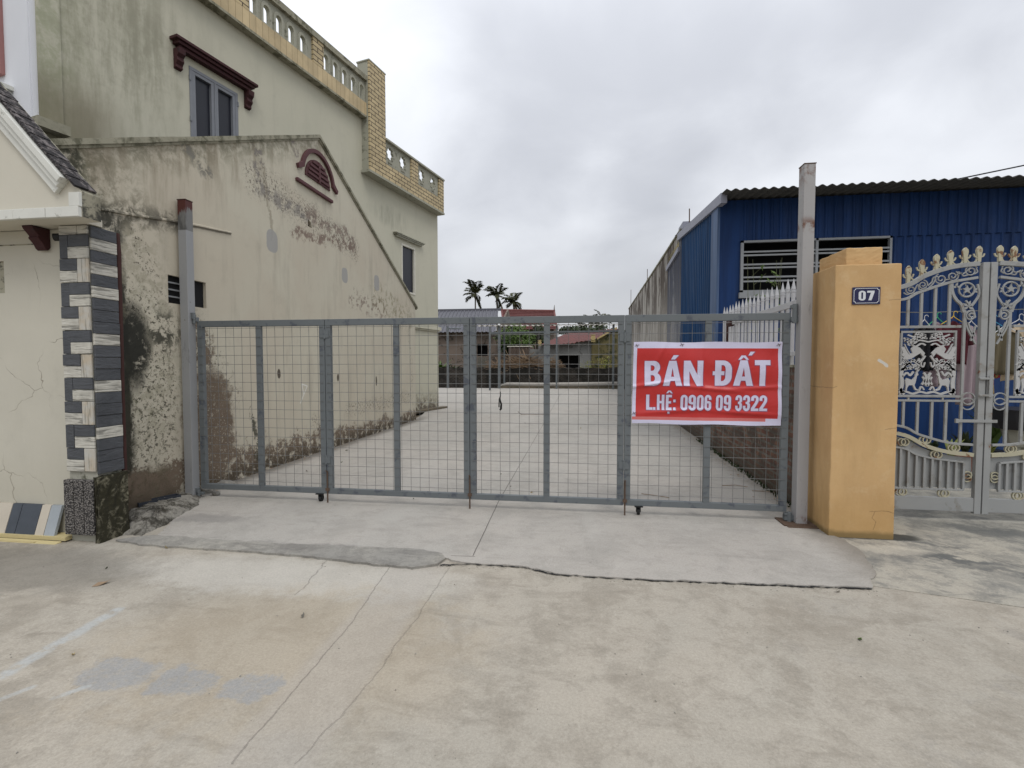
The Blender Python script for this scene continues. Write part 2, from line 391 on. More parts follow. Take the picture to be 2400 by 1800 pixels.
# ------------------------------------------------------------------ plaster
def plaster(f, base, tint, feats=None, streak=.35, speck=.5, grime=(.13, .12, .09)):
    def fn(g):
        u, z = g.wuz(f)
        a = g.noise(.7, 5, .6, .4); b = g.noise(3.5, 6, .65, .3); c = g.noise(16, 5, .7)
        uz = g.vec(u, z * .14, 0); st = g.noise(3.6, 6, .65, .2, vec=uz); st2 = g.noise(11, 5, .6, .1, vec=uz)
        col = g.mix(g.ss(a, .32, .68), base, tint)
        col = g.mix(g.ss(b, .52, .78, 0, .35), col, tuple(q * .78 for q in tint))
        col = g.mix(g.ss(st, .50, .72, 0, streak), col, tuple(q * .62 for q in tint))
        col = g.mix(g.ss(st2, .58, .78, 0, streak * .5), col, tuple(q * .55 for q in tint))
        col = g.mix(g.ss(c, .60, .80, 0, .2), col, tuple(q * .7 for q in base))
        h = b * .4 + c * .4
        env = dict(g=g, u=u, z=z, b=b, c=c, st=st, n=g.noise(7, 7, .72, .35), m=g.noise(24, 6, .75, .2), wob=g.noise(3, 6, .7) - .5, wob2=g.noise(2.7, 6, .72, .2, sc3=(1, 1, .9)) - .5)
        if feats: col, h = feats(env, col, h)
        return col, h
    return mat('plaster', fn, .9, (.5, .006))
def gable_feats(e, col, h):
    g, u, z, n, m, wob, wob2 = e['g'], e['u'], e['z'], e['n'], e['m'], e['wob'], e['wob2']
    P = lambda x, y: GW.at(x, y)
    def area(cx, cy, rx, ry, lo=.2, hi=1.2, k=1.0, rot=0, w_=.5):
        c = P(cx, cy); dx = P(cx + rx, cy); dz = P(cx, cy - ry)
        el = g.ell(u + wob * w_, z + wob2 * w_, c[0], c[1], abs(dx[0] - c[0]), abs(dz[1] - c[1]), rot)
        return g.ss(el + (n - .5) * 1.5 + (m - .5) * .5, lo, hi, k, 0)
    # greenish mould towards the near top corner and along the coping
    col = g.mix(area(180, 400, 90, 130, .1, 1.3, .85) * g.ss(n, .38, .60), col, (.10, .105, .065))
    col = g.mix(area(260, 480, 130, 110, .1, 1.3, .65) * g.ss(n, .44, .62), col, (.155, .14, .095))
    top = P(150, 335); apx = P(745, 320)
    dco = g.seg(u, z, top, apx); col = g.mix(g.ss(dco + wob * .35, .05, .42, .75, 0) * g.ss(n, .36, .60), col, (.17, .16, .105))
    col = g.mix(g.ss(dco + wob * .4, .1, .9, .5, 0) * g.ss(e['st'], .46, .62), col, (.23, .19, .13))
    # blackish corner above the stone column and runs below the coping
    col = g.mix(area(225, 520, 60, 55, .3, 1.3, .95) * g.ss(n, .34, .54), col, (.03, .03, .025)); col = g.mix(area(160, 380, 40, 120, .3, 1.2, .9) * g.ss(n, .36, .56), col, (.05, .05, .035))
    # moulding line stain
    ml = g.seg(u, z, P(205, 492), P(400, 520)); col = g.mix(g.ss(ml + wob * .2, .02, .16, .8, 0) * g.ss(n, .4, .58), col, (.07, .065, .05))
    ml = g.seg(u + wob * .05, z + wob2 * .05, P(400, 521), P(540, 548)); col = g.mix(g.ss(ml, .006, .02, .7, 0), col, (.12, .11, .09))
    # mottled mould on the near lower wall
    col = g.mix(area(330, 880, 105, 300, .3, 1.15, .95, w_=.3) * g.ss(m, .53, .59), col, (.055, .05, .035)); col = g.mix(area(330, 950, 110, 240, .3, 1.15, .8, w_=.3) * g.ss(g.noise(13, 8, .8, .4), .54, .59), col, (.05, .045, .03)); col = g.mix(area(292, 900, 16, 330, .4, 1.2, .97, w_=.2), col, (.03, .028, .02))
    col = g.mix(area(330, 800, 105, 340, .3, 1.15, .45, w_=.3) * g.ss(n, .46, .60), col, (.24, .225, .155))
    col = g.mix(area(312, 815, 42, 120, .3, 1.1, .98, w_=.25) * g.ss(n, .30, .46), col, (.025, .025, .02))
    col = g.mix(area(385, 780, 55, 60, .2, 1.3, .9) * g.ss(n, .47, .58), col, (.04, .04, .03))
    col = g.mix(area(300, 1000, 18, 200, .3, 1.2, .9, w_=.2) * g.ss(n, .42, .55), col, (.035, .035, .025))
    col = g.mix(area(345, 1150, 90, 60, .3, 1.2, .9, w_=.3), col, (.10, .075, .045))
    # bare brown render behind the gate
    br = area(495, 1010, 62, 150, .55, 1.05, 1, w_=.42) ; br2 = area(470, 830, 40, 90, .4, 1.1, 1, w_=.45) * g.ss(n, .46, .54)
    bb = g.mx(br * g.ss(m, .30, .42), br2)
    # peeled band above the slab, ragged
    hh = g.ss(u, 5.2, 10.5, .46, .26) + wob * 1.0 + (m - .5) * .3; band = g.ss(z - hh, -.05, .02, 1, 0)
    band = band * g.ss(n, .40, .50)
    hole = g.ss(m, .56, .60); brown = g.mix(n, (.11, .08, .055), (.22, .17, .125))
    p = g.mx(bb * (1 - hole * .6), band * (1 - hole * .8)); col = g.mix(p, col, brown); h = h - p * 1.5
    # dark rising damp line right at the slab
    col = g.mix(g.ss(z + wob * .5, .04, .30, .9, 0) * g.ss(n, .36, .55), col, (.075, .06, .04))
    # scars of peeled paint running down the slope
    def scar(p, q, w_, k_, c=(.27, .25, .22), th=(.44, .50), cc=None):
        nonlocal col, h
        d = g.seg(u + wob * .5, z + wob2 * .5, P(*p), P(*q)); mm = g.ss(d, w_ * .3, w_, k_, 0) * g.ss(cc or n, *th)
        col = g.mix(mm, col, c); h = h - mm * .8
    scar((610, 440), (720, 510), .16, .95); scar((720, 500), (830, 565), .15, .95, (.26, .21, .17)); scar((690, 545), (830, 580), .12, .9, (.20, .145, .115), (.46, .52))
    scar((600, 420), (830, 580), .34, .85, (.13, .11, .09), (.53, .58), e['m'])
    scar((830, 700), (900, 730), .3, .8, (.22, .17, .14), (.52, .56)); scar((880, 690), (960, 750), .45, .6, (.20, .18, .10), (.48, .60))
    scar((440, 345), (480, 400), .12, .9, (.20, .19, .16), (.5, .55)); scar((600, 350), (610, 400), .13, .9, (.22, .2, .18), (.5, .55)); scar((690, 335), (700, 370), .12, .9, (.25, .22, .2), (.48, .55))
    scar((320, 560), (350, 620), .13, .9, (.09, .08, .06), (.55, .60), e['m']); scar((620, 400), (640, 560), .06, .5, (.2, .17, .12), (.4, .5), e['st'])
    scar((460, 770), (540, 930), .3, .9, (.12, .10, .07), (.55, .60), e['m']); scar((590, 960), (605, 1080), .06, .9, (.05, .05, .035), (.42, .5))
    scar((740, 990), (760, 1000), .18, .85, (.1, .08, .06), (.53, .57), e['m']); scar((820, 960), (960, 930), .22, .85, (.1, .085, .06), (.54, .58), e['m']); scar((960, 770), (968, 980), .12, .6, (.16, .14, .1), (.50, .6))
    # cement repair patches
    for cx, cy, rx, ry in ((638, 565, 13, 27), (808, 645, 7, 18), (883, 663, 6, 19)):
        c = P(cx, cy); a_ = P(cx + rx, cy); b_ = P(cx, cy - ry)
        el = g.ell(u + wob * .06, z + wob2 * .08, c[0], c[1], abs(a_[0] - c[0]), abs(b_[1] - c[1]), 0, 3); col = g.mix(g.ss(el, .8, 1.1, .9, 0), col, (.33, .325, .31))
    for cx, cy, rx, ry in ((654, 876, 4.5, 12), (792, 885, 2.5, 9), (882, 893, 1.8, 12), (1005, 880, 2, 8)):
        c = P(cx, cy); a_ = P(cx + rx, cy); b_ = P(cx, cy - ry)
        el = g.ell(u + wob * .05, z + wob2 * .05, c[0], c[1], abs(a_[0] - c[0]), abs(b_[1] - c[1])); col = g.mix(g.ss(el, .7, 1.1, .95, 0), col, (.075, .06, .045))
    # smudged arcs and a chalk scribble
    d = g.seg(u + wob * .02, z, P(708, 900), P(712, 925)); d2 = g.seg(u, z + wob * .02, P(712, 925), P(704, 945)); d3 = g.seg(u, z, P(708, 900), P(720, 905)); d4 = g.seg(u, z, P(720, 905), P(712, 925)); dd = g.mn(g.mn(d, d2), g.mn(d3, d4))
    col = g.mix(g.ss(dd, .005, .014, .75, 0), col, (.75, .75, .72))
    return col, h
def tall_feats(e, col, h):
    g, u, z, n, wob, wob2 = e['g'], e['u'], e['z'], e['n'], e['wob'], e['wob2']
    q = g.ss(u + wob * 1.2, -10.4, -7.6, .55, 0) * g.ss(e['st'], .40, .66); col = g.mix(q, col, (.27, .265, .185))
    q = g.ss(u + wob, -10.6, -9.9, .75, 0) * g.ss(n, .33, .60); col = g.mix(q, col, (.31, .325, .215))
    el = g.ell(u + wob * 1.2, z + wob2 * 1.2, -9.6, 6.6, 1.1, 1.4); col = g.mix(g.ss(el, .1, 1.3, .5, 0) * g.ss(e['st'] * .6 + n * .4, .42, .62), col, (.22, .21, .155))
    q = g.ss(z + wob * .4, 5.1, 5.8, .6, 0) * g.ss(u, -10, -9.3, 1, 0); col = g.mix(q, col, (.16, .135, .085))
    # grime under window end and near the ground
    q = g.ss(z + wob * .7, .1, .75, .9, 0) * g.ss(n, .40, .55); col = g.mix(q, col, (.12, .095, .07))
    el = g.ell(u + wob * .5, z + wob2 * .5, -2.6, 5.75, 1.0, .35); col = g.mix(g.ss(el, .1, 1.2, .45, 0) * g.ss(e['st'], .38, .6), col, (.20, .20, .16))
    return col, h
def cream_feats(e, col, h):
    g, u, z, wob = e['g'], e['u'], e['z'], e['wob']
    v = g.node('ShaderNodeCombineXYZ'); g.put(v.inputs[0], u + (g.noise(2.2, 4, .6) - .5) * .35); g.put(v.inputs[1], z + (g.noise(2.0, 4, .6, .2) - .5) * .35)
    d = g.vor(1.75, 'DISTANCE_TO_EDGE', V(g, v.outputs[0]))
    m = g.ss(d, .0015, .006, 1, 0) * g.ss(g.noise(1.7, 3, .5, .2), .46, .60)
    col = g.mix(m * .75, col, (.20, .17, .13)); h = h - m
    col = g.mix(g.ss(z + wob * .4, .3, .9, .25, 0), col, (.38, .35, .27)); return col, h
CW = Frame((0, 3.6), (1, 0), (0, -1))
M['gable'] = plaster(GW, (.54, .505, .405), (.51, .46, .365), gable_feats, .45)
M['tall'] = plaster(TW, (.49, .475, .378), (.52, .50, .40), tall_feats, .18)
M['tallwhite'] = simple('white facade paint', (.70, .71, .74), .8, .06, 2)
M['cream'] = plaster(CW, (.50, .475, .40), (.54, .515, .435), cream_feats, .12)
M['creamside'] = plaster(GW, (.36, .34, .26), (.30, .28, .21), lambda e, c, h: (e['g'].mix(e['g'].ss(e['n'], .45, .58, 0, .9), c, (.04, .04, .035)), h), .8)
M['canopy'] = simple('canopy cream paint', (.57, .54, .455), .85, .07, 2.5)
M['canopytrim'] = simple('canopy pale trim', (.63, .63, .58), .85, .12, 5, dirt=((.3, .3, .26), .2))
M['cement'] = simple('grey cement trim', (.37, .36, .30), .9, .25, 4, dirt=((.12, .12, .085), .35))
M['coping'] = simple('mouldy coping', (.30, .285, .215), .92, .3, 3, dirt=((.13, .125, .085), .6), bumps=.004)
M['parapet'] = simple('parapet cement', (.34, .335, .27), .9, .14, 3, dirt=((.16, .16, .12), .3))
M['maroon'] = simple('maroon paint', (.05, .017, .018), .75, .3, 6, dirt=((.03, .018, .02), .3))
M['maroonvent'] = simple('dull maroon paint', (.095, .04, .043), .75, .2, 6)
M['pinkshutter'] = simple('pinkish shutter paint', (.33, .16, .15), .7, .1, 6)
M['alu'] = simple('grey window frame paint', (.20, .21, .23), .45, .12, 8)
M['alulight'] = simple('pale window frame', (.60, .58, .50), .6, .1, 8)
M['glass'] = simple('dark tinted glass', (.016, .018, .026), .32, .3, 1.5, spec=.35)
M['dark'] = simple('dark interior', (.012, .012, .013), .9, .3, 4)  # near-black; panels of it behind openings paint the unlit inside
def tilemat(name, f, bw, bh, mort, base, grout, off=.5, vert=False):
    def fn(g):
        u, z = g.wuz(f); u = u * f_sign.get(id(f), 1)
        c, fac = g.brick(g.vec(u, z, 0), bw, bh, mort, off, base, tuple(q * .82 for q in base), grout)
        n = g.noise(2, 5, .6); c = g.shade(c, g.ss(n, .3, .7, .84, 1.1)); return c, 1 - fac
    return mat(name, fn, .6, (.6, .004))
f_sign = {}
M['ytile'] = tilemat('yellow wall tiles', TW, .30, .105, .011, (.56, .45, .26), (.07, .05, .03))
M['ytilebig'] = tilemat('yellow band tiles', TW, .15, 3.0, .005, (.58, .46, .27), (.30, .22, .12), 0)
# stone cladding
def ridge(name, base):
    def fn(g):
        x, y, z = g.xyz(); wv = g.noise(2.2, 5, .6, .4, sc3=(2, 2, 22)); n = g.noise(9, 5, .6)
        c = g.mix(g.ss(n, .3, .7), base, tuple(q * .8 for q in base)); c = g.mix(g.ss(wv, .40, .50, .8, 0), c, tuple(q * .32 for q in base)); return c, wv * 1.0
    return mat(name, fn, .85, (1.0, .015))
M['stonelight'] = ridge('ridged light stone', (.56, .54, .475))
def ridgev(g):
    wv = g.noise(2.2, 5, .6, .4, sc3=(22, 22, 2)); n = g.noise(9, 5, .6); base = (.47, .46, .42)
    c = g.mix(g.ss(n, .3, .7), base, (.46, .39, .29)); c = g.mix(g.ss(wv, .38, .46, .6, 0), c, (.17, .16, .13)); return c, wv
M['stonelightv'] = mat('upright light stone', ridgev, .85, (.8, .01))
M['stonedark'] = mat('dark slate', lambda g: (g.mix(g.noise(4, 6, .65, .5), (.033, .037, .043), (.115, .12, .13)), g.noise(7, 7, .7, .6, sc3=(1, 1, 3))), .55, (.9, .02))
M['granite'] = mat('dark pebbledash', lambda g: (g.mix(g.ss(g.vor(75), .1, .7), (.26, .24, .22), (.035, .033, .032)), g.vor(75)), .8, (.9, .01))
M['moss'] = mat('mossy stone', lambda g: (g.mix(g.ss(g.noise(9, 8, .75, .5), .50, .64), g.mix(g.noise(30, 4, .7), (.010, .010, .008), (.055, .05, .025)), (.20, .185, .13)), g.noise(16, 6, .75)), .9, (1, .03))
M['skirt_a'] = simple('pale stone slab', (.50, .45, .37), .7, .15, 5); M['skirt_b'] = simple('slate slab', (.06, .07, .085), .6, .4, 6); M['skirt_c'] = simple('blue grey slab', (.32, .35, .37), .6, .25, 6)
M['ply'] = simple('yellowish board', (.50, .42, .22), .7, .15, 4)
M['rooftile'] = mat('weathered roof tiles', lambda g: (g.mix(g.ss(g.noise(14, 7, .75, .4), .47, .62), (.022, .020, .021), (.18, .16, .155)), g.noise(14, 5, .7)), .9, (.8, .02))
# metals
def steel(name, base, blot, amt=.5, rust=None, rough=.55):
    def fn(g):
        n = g.noise(2.5, 5, .6, .2); c = g.mix(n, tuple(q * .85 for q in base), tuple(q * 1.15 for q in base))
        k = g.noise(8, 4, .6, .3); c = g.mix(g.ss(k, .55, .66, 0, amt), c, blot)
        if rust: r = g.noise(8, 7, .7, .4); c = g.mix(g.ss(r, rust[1], rust[1] + .05, 0, .9), c, g.mix(g.noise(20, 4, .6), rust[0], tuple(q * .4 for q in rust[0])))
        return c, g.noise(40, 4, .6)
    return mat(name, fn, rough, (.15, .002), .0, .4)
M['gate'] = steel('grey galvanised gate tube', (.125, .138, .143), (.065, .073, .090), .85)
M['wire'] = simple('galvanised wire', (.17, .17, .165), .5, .2, 8, metal=.2)
M['rubber'] = simple('black rubber', (.015, .015, .015), .6)
M['rustbolt'] = simple('rusted rod', (.10, .065, .045), .8, .3, 20)
def postfn(zcut, up, low, top=None, rustband=None):
    def fn(g):
        x, y, z = g.xyz(); n = g.noise(5, 6, .7, .3); s = g.noise(9, 6, .7, .2, sc3=(1, 1, .25))
        c = g.mix(g.noise(3, 5, .6), low, tuple(q * .85 for q in low))
        if zcut: cu = g.mix(g.ss(s, .45, .62), up, tuple(q * .45 for q in up)); c = g.mix(g.ss(z, zcut - .005, zcut + .005), c, cu)
        if top: c = g.mix(g.ss(z + (s - .5) * .5, top - .02, top + .02), c, (.075, .022, .018))
        for rz, rw, k_ in (rustband or ()):
            d = g.math('ABSOLUTE', z - rz); c = g.mix(g.ss(d, 0, rw, k_, 0) * g.ss(n, .44, .56), c, (.13, .055, .03))
        c = g.mix(g.ss(s, .60, .70, 0, .55), c, tuple(q * .5 for q in low)); c = g.mix(g.ss(g.noise(14, 6, .75), .66, .70, 0, .6), c, (.1, .07, .05))
        return c, g.noise(30, 4, .6)
    return fn
M['postl'] = mat('left post paint', postfn(2.98, (.17, .17, .165), (.30, .305, .31), 3.18), .5, (.2, .003))
M['postr'] = mat('right post paint', postfn(0, None, (.36, .35, .345), None, ((3.28, .18, .8), (2.78, .10, 1), (.05, .06, .8))), .5, (.2, .003))
M['postside'] = M['postr']
M['white'] = steel('white gate paint', (.285, .29, .285), (.19, .18, .155), .5, ((.26, .11, .05), .64), .5)
M['whiterust'] = steel('white paint with rust', (.40, .375, .27), (.27, .18, .08), .7, ((.22, .09, .035), .56), .5)
M['cast'] = simple('silver cast relief', (.42, .42, .415), .5, .15, 9)
M['picket'] = steel('white picket paint', (.46, .46, .47), (.36, .36, .36), .4, ((.12, .05, .05), .66), .5)
M['brownrust'] = simple('red brown oxide', (.05, .020, .017), .7, .3, 8)
# yellow pillar
def yel(g):
    x, y, z = g.xyz(); n = g.noise(2, 5, .6); c = g.mix(g.ss(n, .3, .7), (.50, .318, .148), (.57, .375, .18))
    c = g.mix(g.ss(g.noise(4, 6, .68, .3, sc3=(1, 1, .2)), .46, .70, 0, .5), c, (.43, .28, .13)); c = g.mix(g.ss(g.noise(6, 7, .72, .3), .52, .70, 0, .35), c, (.62, .46, .27)); wob = g.noise(8, 6, .7) - .5
    c = g.mix(g.ss(z + wob * .05, .02, .07, .9, 0), c, (.10, .09, .05)); c = g.mix(g.ss(z + wob * .3, .05, .5, .35, 0), c, (.42, .25, .08))
    F2 = Frame((0, 4.53), (1, 0), (0, -1)); P = F2.at
    for a in ([P(2060, 845), P(2070, 852), P(2078, 858)], ):
        d = g.mn(g.seg(x + wob * .03, z + wob * .03, a[0], a[1]), g.seg(x + wob * .03, z + wob * .03, a[1], a[2])); c = g.mix(g.ss(d, .010, .016, .95, 0), c, (.55, .53, .48))
    for a in ([P(2046, 1242), P(2052, 1225), P(2046, 1212), P(2051, 1200)], [P(2040, 1198), P(2080, 1200), P(2103, 1205)], [P(2085, 702), P(2112, 701)], [P(2075, 1006), P(2104, 1003)], [P(1935, 915), P(1962, 905)]):
        for p, q in zip(a, a[1:]): c = g.mix(g.ss(g.seg(x + wob * .05, z + wob * .05, p, q), .001, .005, .5, 0), c, (.16, .10, .05))
    ch = g.noise(26, 4, .7); c = g.mix(g.ss(z, 2.56, 2.60) * g.ss(ch, .56, .6), c, (.5, .48, .44))
    return c, g.noise(60, 4, .6) * .4 + g.noise(7, 5, .6)
M['yellow'] = mat('ochre wall paint', yel, .85, (.5, .005))
def blue(name, base):
    return mat(name, lambda g: (g.mix(g.ss(g.noise(3, 6, .65, .3, sc3=(3, 3, .15)), .35, .7), g.mix(g.ss(g.noise(1.3, 6, .7, .3, sc3=(1, 1, .4)), .42, .70, 0, .16), base, (.12, .14, .18)), tuple(q * .6 for q in base)), g.noise(30, 3, .6)), .6, (.1, .002), 0, .2)
M['blue'] = blue('shaded blue sheet', (.0078, .035, .125)); M['bluel'] = blue('lit blue sheet', (.016, .066, .175)); M['bluetrim'] = blue('pale blue flashing', (.10, .16, .29)); M['greytrim'] = simple('grey lilac flashing', (.27, .28, .34), .5, .12, 5)  # front blue darkened to carry the eave's shade, side blue left at the lit tone
M['asb'] = mat('old fibre cement roof', lambda g: (g.mix(g.noise(5, 6, .7), (.035, .035, .034), (.10, .098, .092)), g.noise(20, 4, .6)), .9, (.3, .005))
M['winwhite'] = simple('pale window bars', (.25, .26, .27), .6, .12, 6)
def brickf(g):
    u, z = g.wuz(RW); wob = (g.noise(6, 5, .7) - .5) * .03
    c, fac = g.brick(g.vec(u + wob, z + wob, 0), .23, .078, .016, .5, (.135, .055, .038), (.20, .11, .075), (.17, .15, .125))
    n = g.noise(3, 6, .7, .3); c = g.mix(g.ss(n, .40, .60, 0, .8), c, (.060, .048, .038)); c = g.mix(g.ss(g.noise(9, 6, .7), .58, .68, 0, .6), c, (.22, .20, .16))
    c = g.mix(g.ss(z + (n - .5), .0, .35, .7, 0), c, (.05, .045, .03)); return c, (1 - fac) + g.noise(30, 5, .7) * .5
M['brick'] = mat('old brick', brickf, .95, (1, .02))
def darkbrick(g):
    x, y, z = g.xyz(); wob = (g.noise(3, 5, .7) - .5) * .05
    c, fac = g.brick(g.vec(x + wob, z + wob, 0), .24, .09, .02, .5, (.030, .022, .02), (.055, .042, .034), (.075, .07, .06))
    return g.mix(g.ss(g.noise(1.5, 6, .7), .38, .60, 0, .85), c, (.02, .019, .016)), 1 - fac
M['darkbrick'] = mat('blackened brick', darkbrick, .95, (1, .03))
def oldwall(g):
    u, z = g.wuz(RW); v = g.vec(u * .5, z * .16, 0); s = g.noise(2.6, 7, .7, .5, vec=v); s2 = g.noise(9, 6, .7, .3, vec=v)
    c = g.mix(g.noise(1.2, 5, .6), (.43, .41, .375), (.32, .30, .265)); k = g.ss(z, 2.2, 4.4, .35, 1)
    c = g.mix(g.ss(s, .44, .54, 0, .95) * k, c, (.065, .048, .035)); c = g.mix(g.ss(s2, .52, .62, 0, .5) * k, c, (.12, .10, .08)); return c, g.noise(10, 5, .7)
M['oldwall'] = mat('rain stained render', oldwall, .9, (.4, .01))
def leafm(name, c1, c2): return mat(name, lambda g: (g.mix(g.noise(1.7, 3, .5), c1, c2), None, None), .6)
M['leaf'] = leafm('green leaves', (.05, .095, .018), (.10, .15, .035)); M['leafdark'] = leafm('dark leaves', (.022, .036, .014), (.045, .06, .022)); M['palmleaf'] = leafm('palm leaves', (.026, .032, .012), (.07, .072, .025)); M['dryleaf'] = leafm('dry leaves', (.16, .11, .04), (.22, .17, .07))
M['trunk'] = simple('grey trunk', (.13, .12, .10), .9, .3, 6); M['firewood'] = simple('dry sticks', (.26, .185, .12), .9, .5, 5); M['stem'] = simple('green stem', (.14, .15, .06), .7)
# ================================================================== ground
def hsheet(poly, z, th=None):
    bm = B(); tri = tessellate_polygon([[Vector((p[0], p[1], 0)) for p in poly]])
    A = [bm.verts.new((p[0], p[1], z)) for p in poly]
    for t in tri: bm.faces.new([A[i] for i in t])
    if th:
        C_ = [bm.verts.new((p[0], p[1], z - th)) for p in poly]
        for i in range(len(poly)): j = (i + 1) % len(poly); bm.faces.new((A[i], A[j], C_[j], C_[i]))
    return bm
struct(tag(obj('ground', hsheet([(-600, -600), (600, -600), (600, 900), (-600, 900)], -.09), M['earth'], loc=(0, 0, 0)), 'bare brown earth stretching out behind the houses'))
bm = B(); NX, NY = 60, 24
for i in range(NX + 1):
    for j in range(NY + 1):
        x = -30 + i; y = -20 + j * (24.9 / NY); bm.verts.new((x, y, -.014 - .002 * math.sin(x * 1.3 + y) - max(0, -y) * .004))
bm.verts.ensure_lookup_table()
for i in range(NX):
    for j in range(NY):
        a = i * (NY + 1) + j; bm.faces.new([bm.verts[k] for k in (a, a + NY + 1, a + NY + 2, a + 1)])
struct(tag(obj('road', bm, M['road'], smooth=True, loc=(0, 0, 0)), 'stained pale concrete road in the foreground with grey cement patches'))
edge = jag([gd(412, 1090), gd(372, 1125), gd(338, 1160), gd(560, 1178), gd(760, 1196), gd(950, 1203), gd(1010, 1215), gd(1130, 1222), gd(1200, 1238), gd(1400, 1250), gd(1600, 1258), gd(1885, 1269), gd(1880, 1250), gd(1893, 1238), gd(1885, 1222), gd(1860, 1190), gd(1822, 1164), gd(1788, 1152)], .035, .010)
slab = edge + [(2.3, 4.7), (2.28, 5.0)] + [RW.P(s, 0)[:2] for s in (3, 8, 28)] + [(3.4, 30.5), (-16, 30.5), (-16, 19), (-5.2, 16.2), (-4.7, 14), (-4.5, 12.6), (-4.5, 4.8)]
struct(tag(obj('driveway', hsheet(slab, 0.0, .06), M['slab'], loc=(0, 0, 0)), 'pale smooth concrete slab covering the lot and apron before the gate'))
pv = [gd(1800, 1156, -.02), gd(1822, 1168, -.02), gd(1860, 1195, -.02), gd(1880, 1225, -.02), gd(1880, 1268, -.02), gd(2212, 1315, -.02), gd(2700, 1388, -.02), (14, 3.0), (14, 9.0), (2.45, 9.0), (2.3, 5.0)]
struct(tag(obj('pavement', hsheet(pv, -.010, .03), M['pave'], loc=(0, 0, 0)), 'dark blotched concrete before the ornate gate and in its courtyard'))
ms = jag([gd(250, 1166), gd(333, 1156), gd(470, 1166), gd(640, 1176), gd(760, 1180), gd(900, 1186), gd(955, 1196), gd(962, 1206), gd(945, 1218), gd(890, 1226), gd(820, 1220), gd(700, 1205), gd(560, 1192), gd(400, 1182), gd(300, 1176), gd(250, 1166)], .05, .012)[:-1]
struct(tag(obj('path', hsheet(ms, .003, .022), M['mortar'], loc=(0, 0, 0)), 'grey mortar strip smeared along the edge of the apron'))
# dark gap along the broken edge of the apron
gp = jag([gd(950, 1219), gd(1010, 1216), gd(1130, 1223), gd(1200, 1239), gd(1400, 1251), gd(1600, 1259), gd(1884, 1270)], .03, .009)
bm = B()
for (a, b) in zip(gp, gp[1:]):
    w1, w2 = random.uniform(.002, .008), random.uniform(.002, .008)
    quad(bm, (a[0], a[1] + w1 * 2, -.007), (b[0], b[1] + w2 * 2, -.007), (b[0], b[1] - w2, -.007), (a[0], a[1] - w1, -.007))
struct(tag(obj('road_crack', bm, M['dark'], loc=(0, 0, 0)), 'ragged dark crack between the apron and the road'))
# ================================================================== tall house
def facef(u0, u1, z0, z1): return [(u0, z0), (u1, z0), (u1, z1), (u0, z1)]
th = thing('tall_house', 'tall cream house with yellow tiled parapet rising above the gabled outbuilding', 'house', tuple(TW.P(-5, 0, -3)[:2]) + (0,))
c2 = lambda x, y: (350 + x / 2.949, y / 2.949)
c6 = lambda x, y: (650 + x / 3.456, 320 + y / 3.456)
w1l, w1t = TW.at(*c2(272, 452)); w1r, _ = TW.at(*c2(608, 655))
w2l, w2t = TW.at(*c6(1003, 862)); w2r, w2b = TW.at(*c6(1117, 1290))
w1b = w1t - 1.95; w2b = TW.at(*c6(1112, 1285))[1]
zlo = TW.at(864, 276, .12)[1]; UC = -3.42; UE = .09
print('windows', w1l, w1r, w1t, w2l, w2r, w2t, w2b, 'zlo', zlo)
z2 = TW.at(857, 390, .3)[1]
bm = B(); prism(bm, TW, [(-10.57, -.05), (UE, -.05), (UE, z2 + .05), (UC, z2 + .05), (UC, zlo + .05), (-10.57, zlo + .05)], 0, -.22, [facef(w1l, w1r, w1b, w1t), facef(w2l, w2r, w2b, w2t)])
obj('wall', bm, M['tall'], th)
bm = B(); boxf(bm, TW, UE - .2, UE, -.05, z2, -9, -.22); boxf(bm, TW, -10.56, UE, -.05, z2, -9.2, -9); boxf(bm, TW, UC - .2, UC, z2, zlo, -9, -.22); boxf(bm, TW, -10.56, UC, z2, zlo, -9.2, -9); obj('back_wall', bm, M['tall'], th)
bm = B(); boxf(bm, TW, -10.5, UC, zlo - .1, zlo + .02, -9, -.22); boxf(bm, TW, UC, UE, z2 - .1, z2 + .0, -9, -.22); obj('roof_slab', bm, M['cement'], th)
# street front, turned away from the lot
sh = TF.at(18, 185); sl_ = TF.at(38, 212)
bm = B(); prism(bm, TF, [(0.0, 3.2), (7, 3.2), (7, zlo + .1), (0.0, zlo + .1)], .0, .06); boxf(bm, TF, .02, .10, 3.1, zlo + .1, .06, .075)
fa = obj('street_front', bm, M['tallwhite'], th)
print('shutter', sh)
bm = B(); sh = (sh[0] - .09, sh[1]); boxf(bm, TF, sh[0] + .0, sh[0] + 1.2, sh[1], sh[1] + 2.0, .061, .11)
zz = sh[1] + .10
while zz < sh[1] + 1.9: boxf(bm, TF, sh[0] + .06, sh[0] + 1.14, zz, zz + .045, .11, .125); zz += .075
obj('shutter', bm, M['pinkshutter'], th)
bm = B()
for k, (dz, dd) in enumerate(((0, .26), (.06, .22), (.12, .17))): boxf(bm, TF, sl_[0] - .04 * (2 - k), sl_[0] + 1.5, sl_[1] - dz - .055, sl_[1] - dz, .06, dd)
obj('window_sill', bm, M['canopytrim'], th)
# corner pilaster and ledge
lg = TW.at(150, 313); lg2 = TW.at(76, 284)
bm = B(); boxf(bm, TW, -10.57, TW.at(145, 250)[0], lg[1] + .06, zlo - .02, .0, .03); obj('pilaster', bm, M['tall'], th)
bm = B(); boxf(bm, TW, -10.66, lg[0], lg[1] - .07, lg[1] + .06, .0, .16); obj('ledge', bm, M['coping'], th)
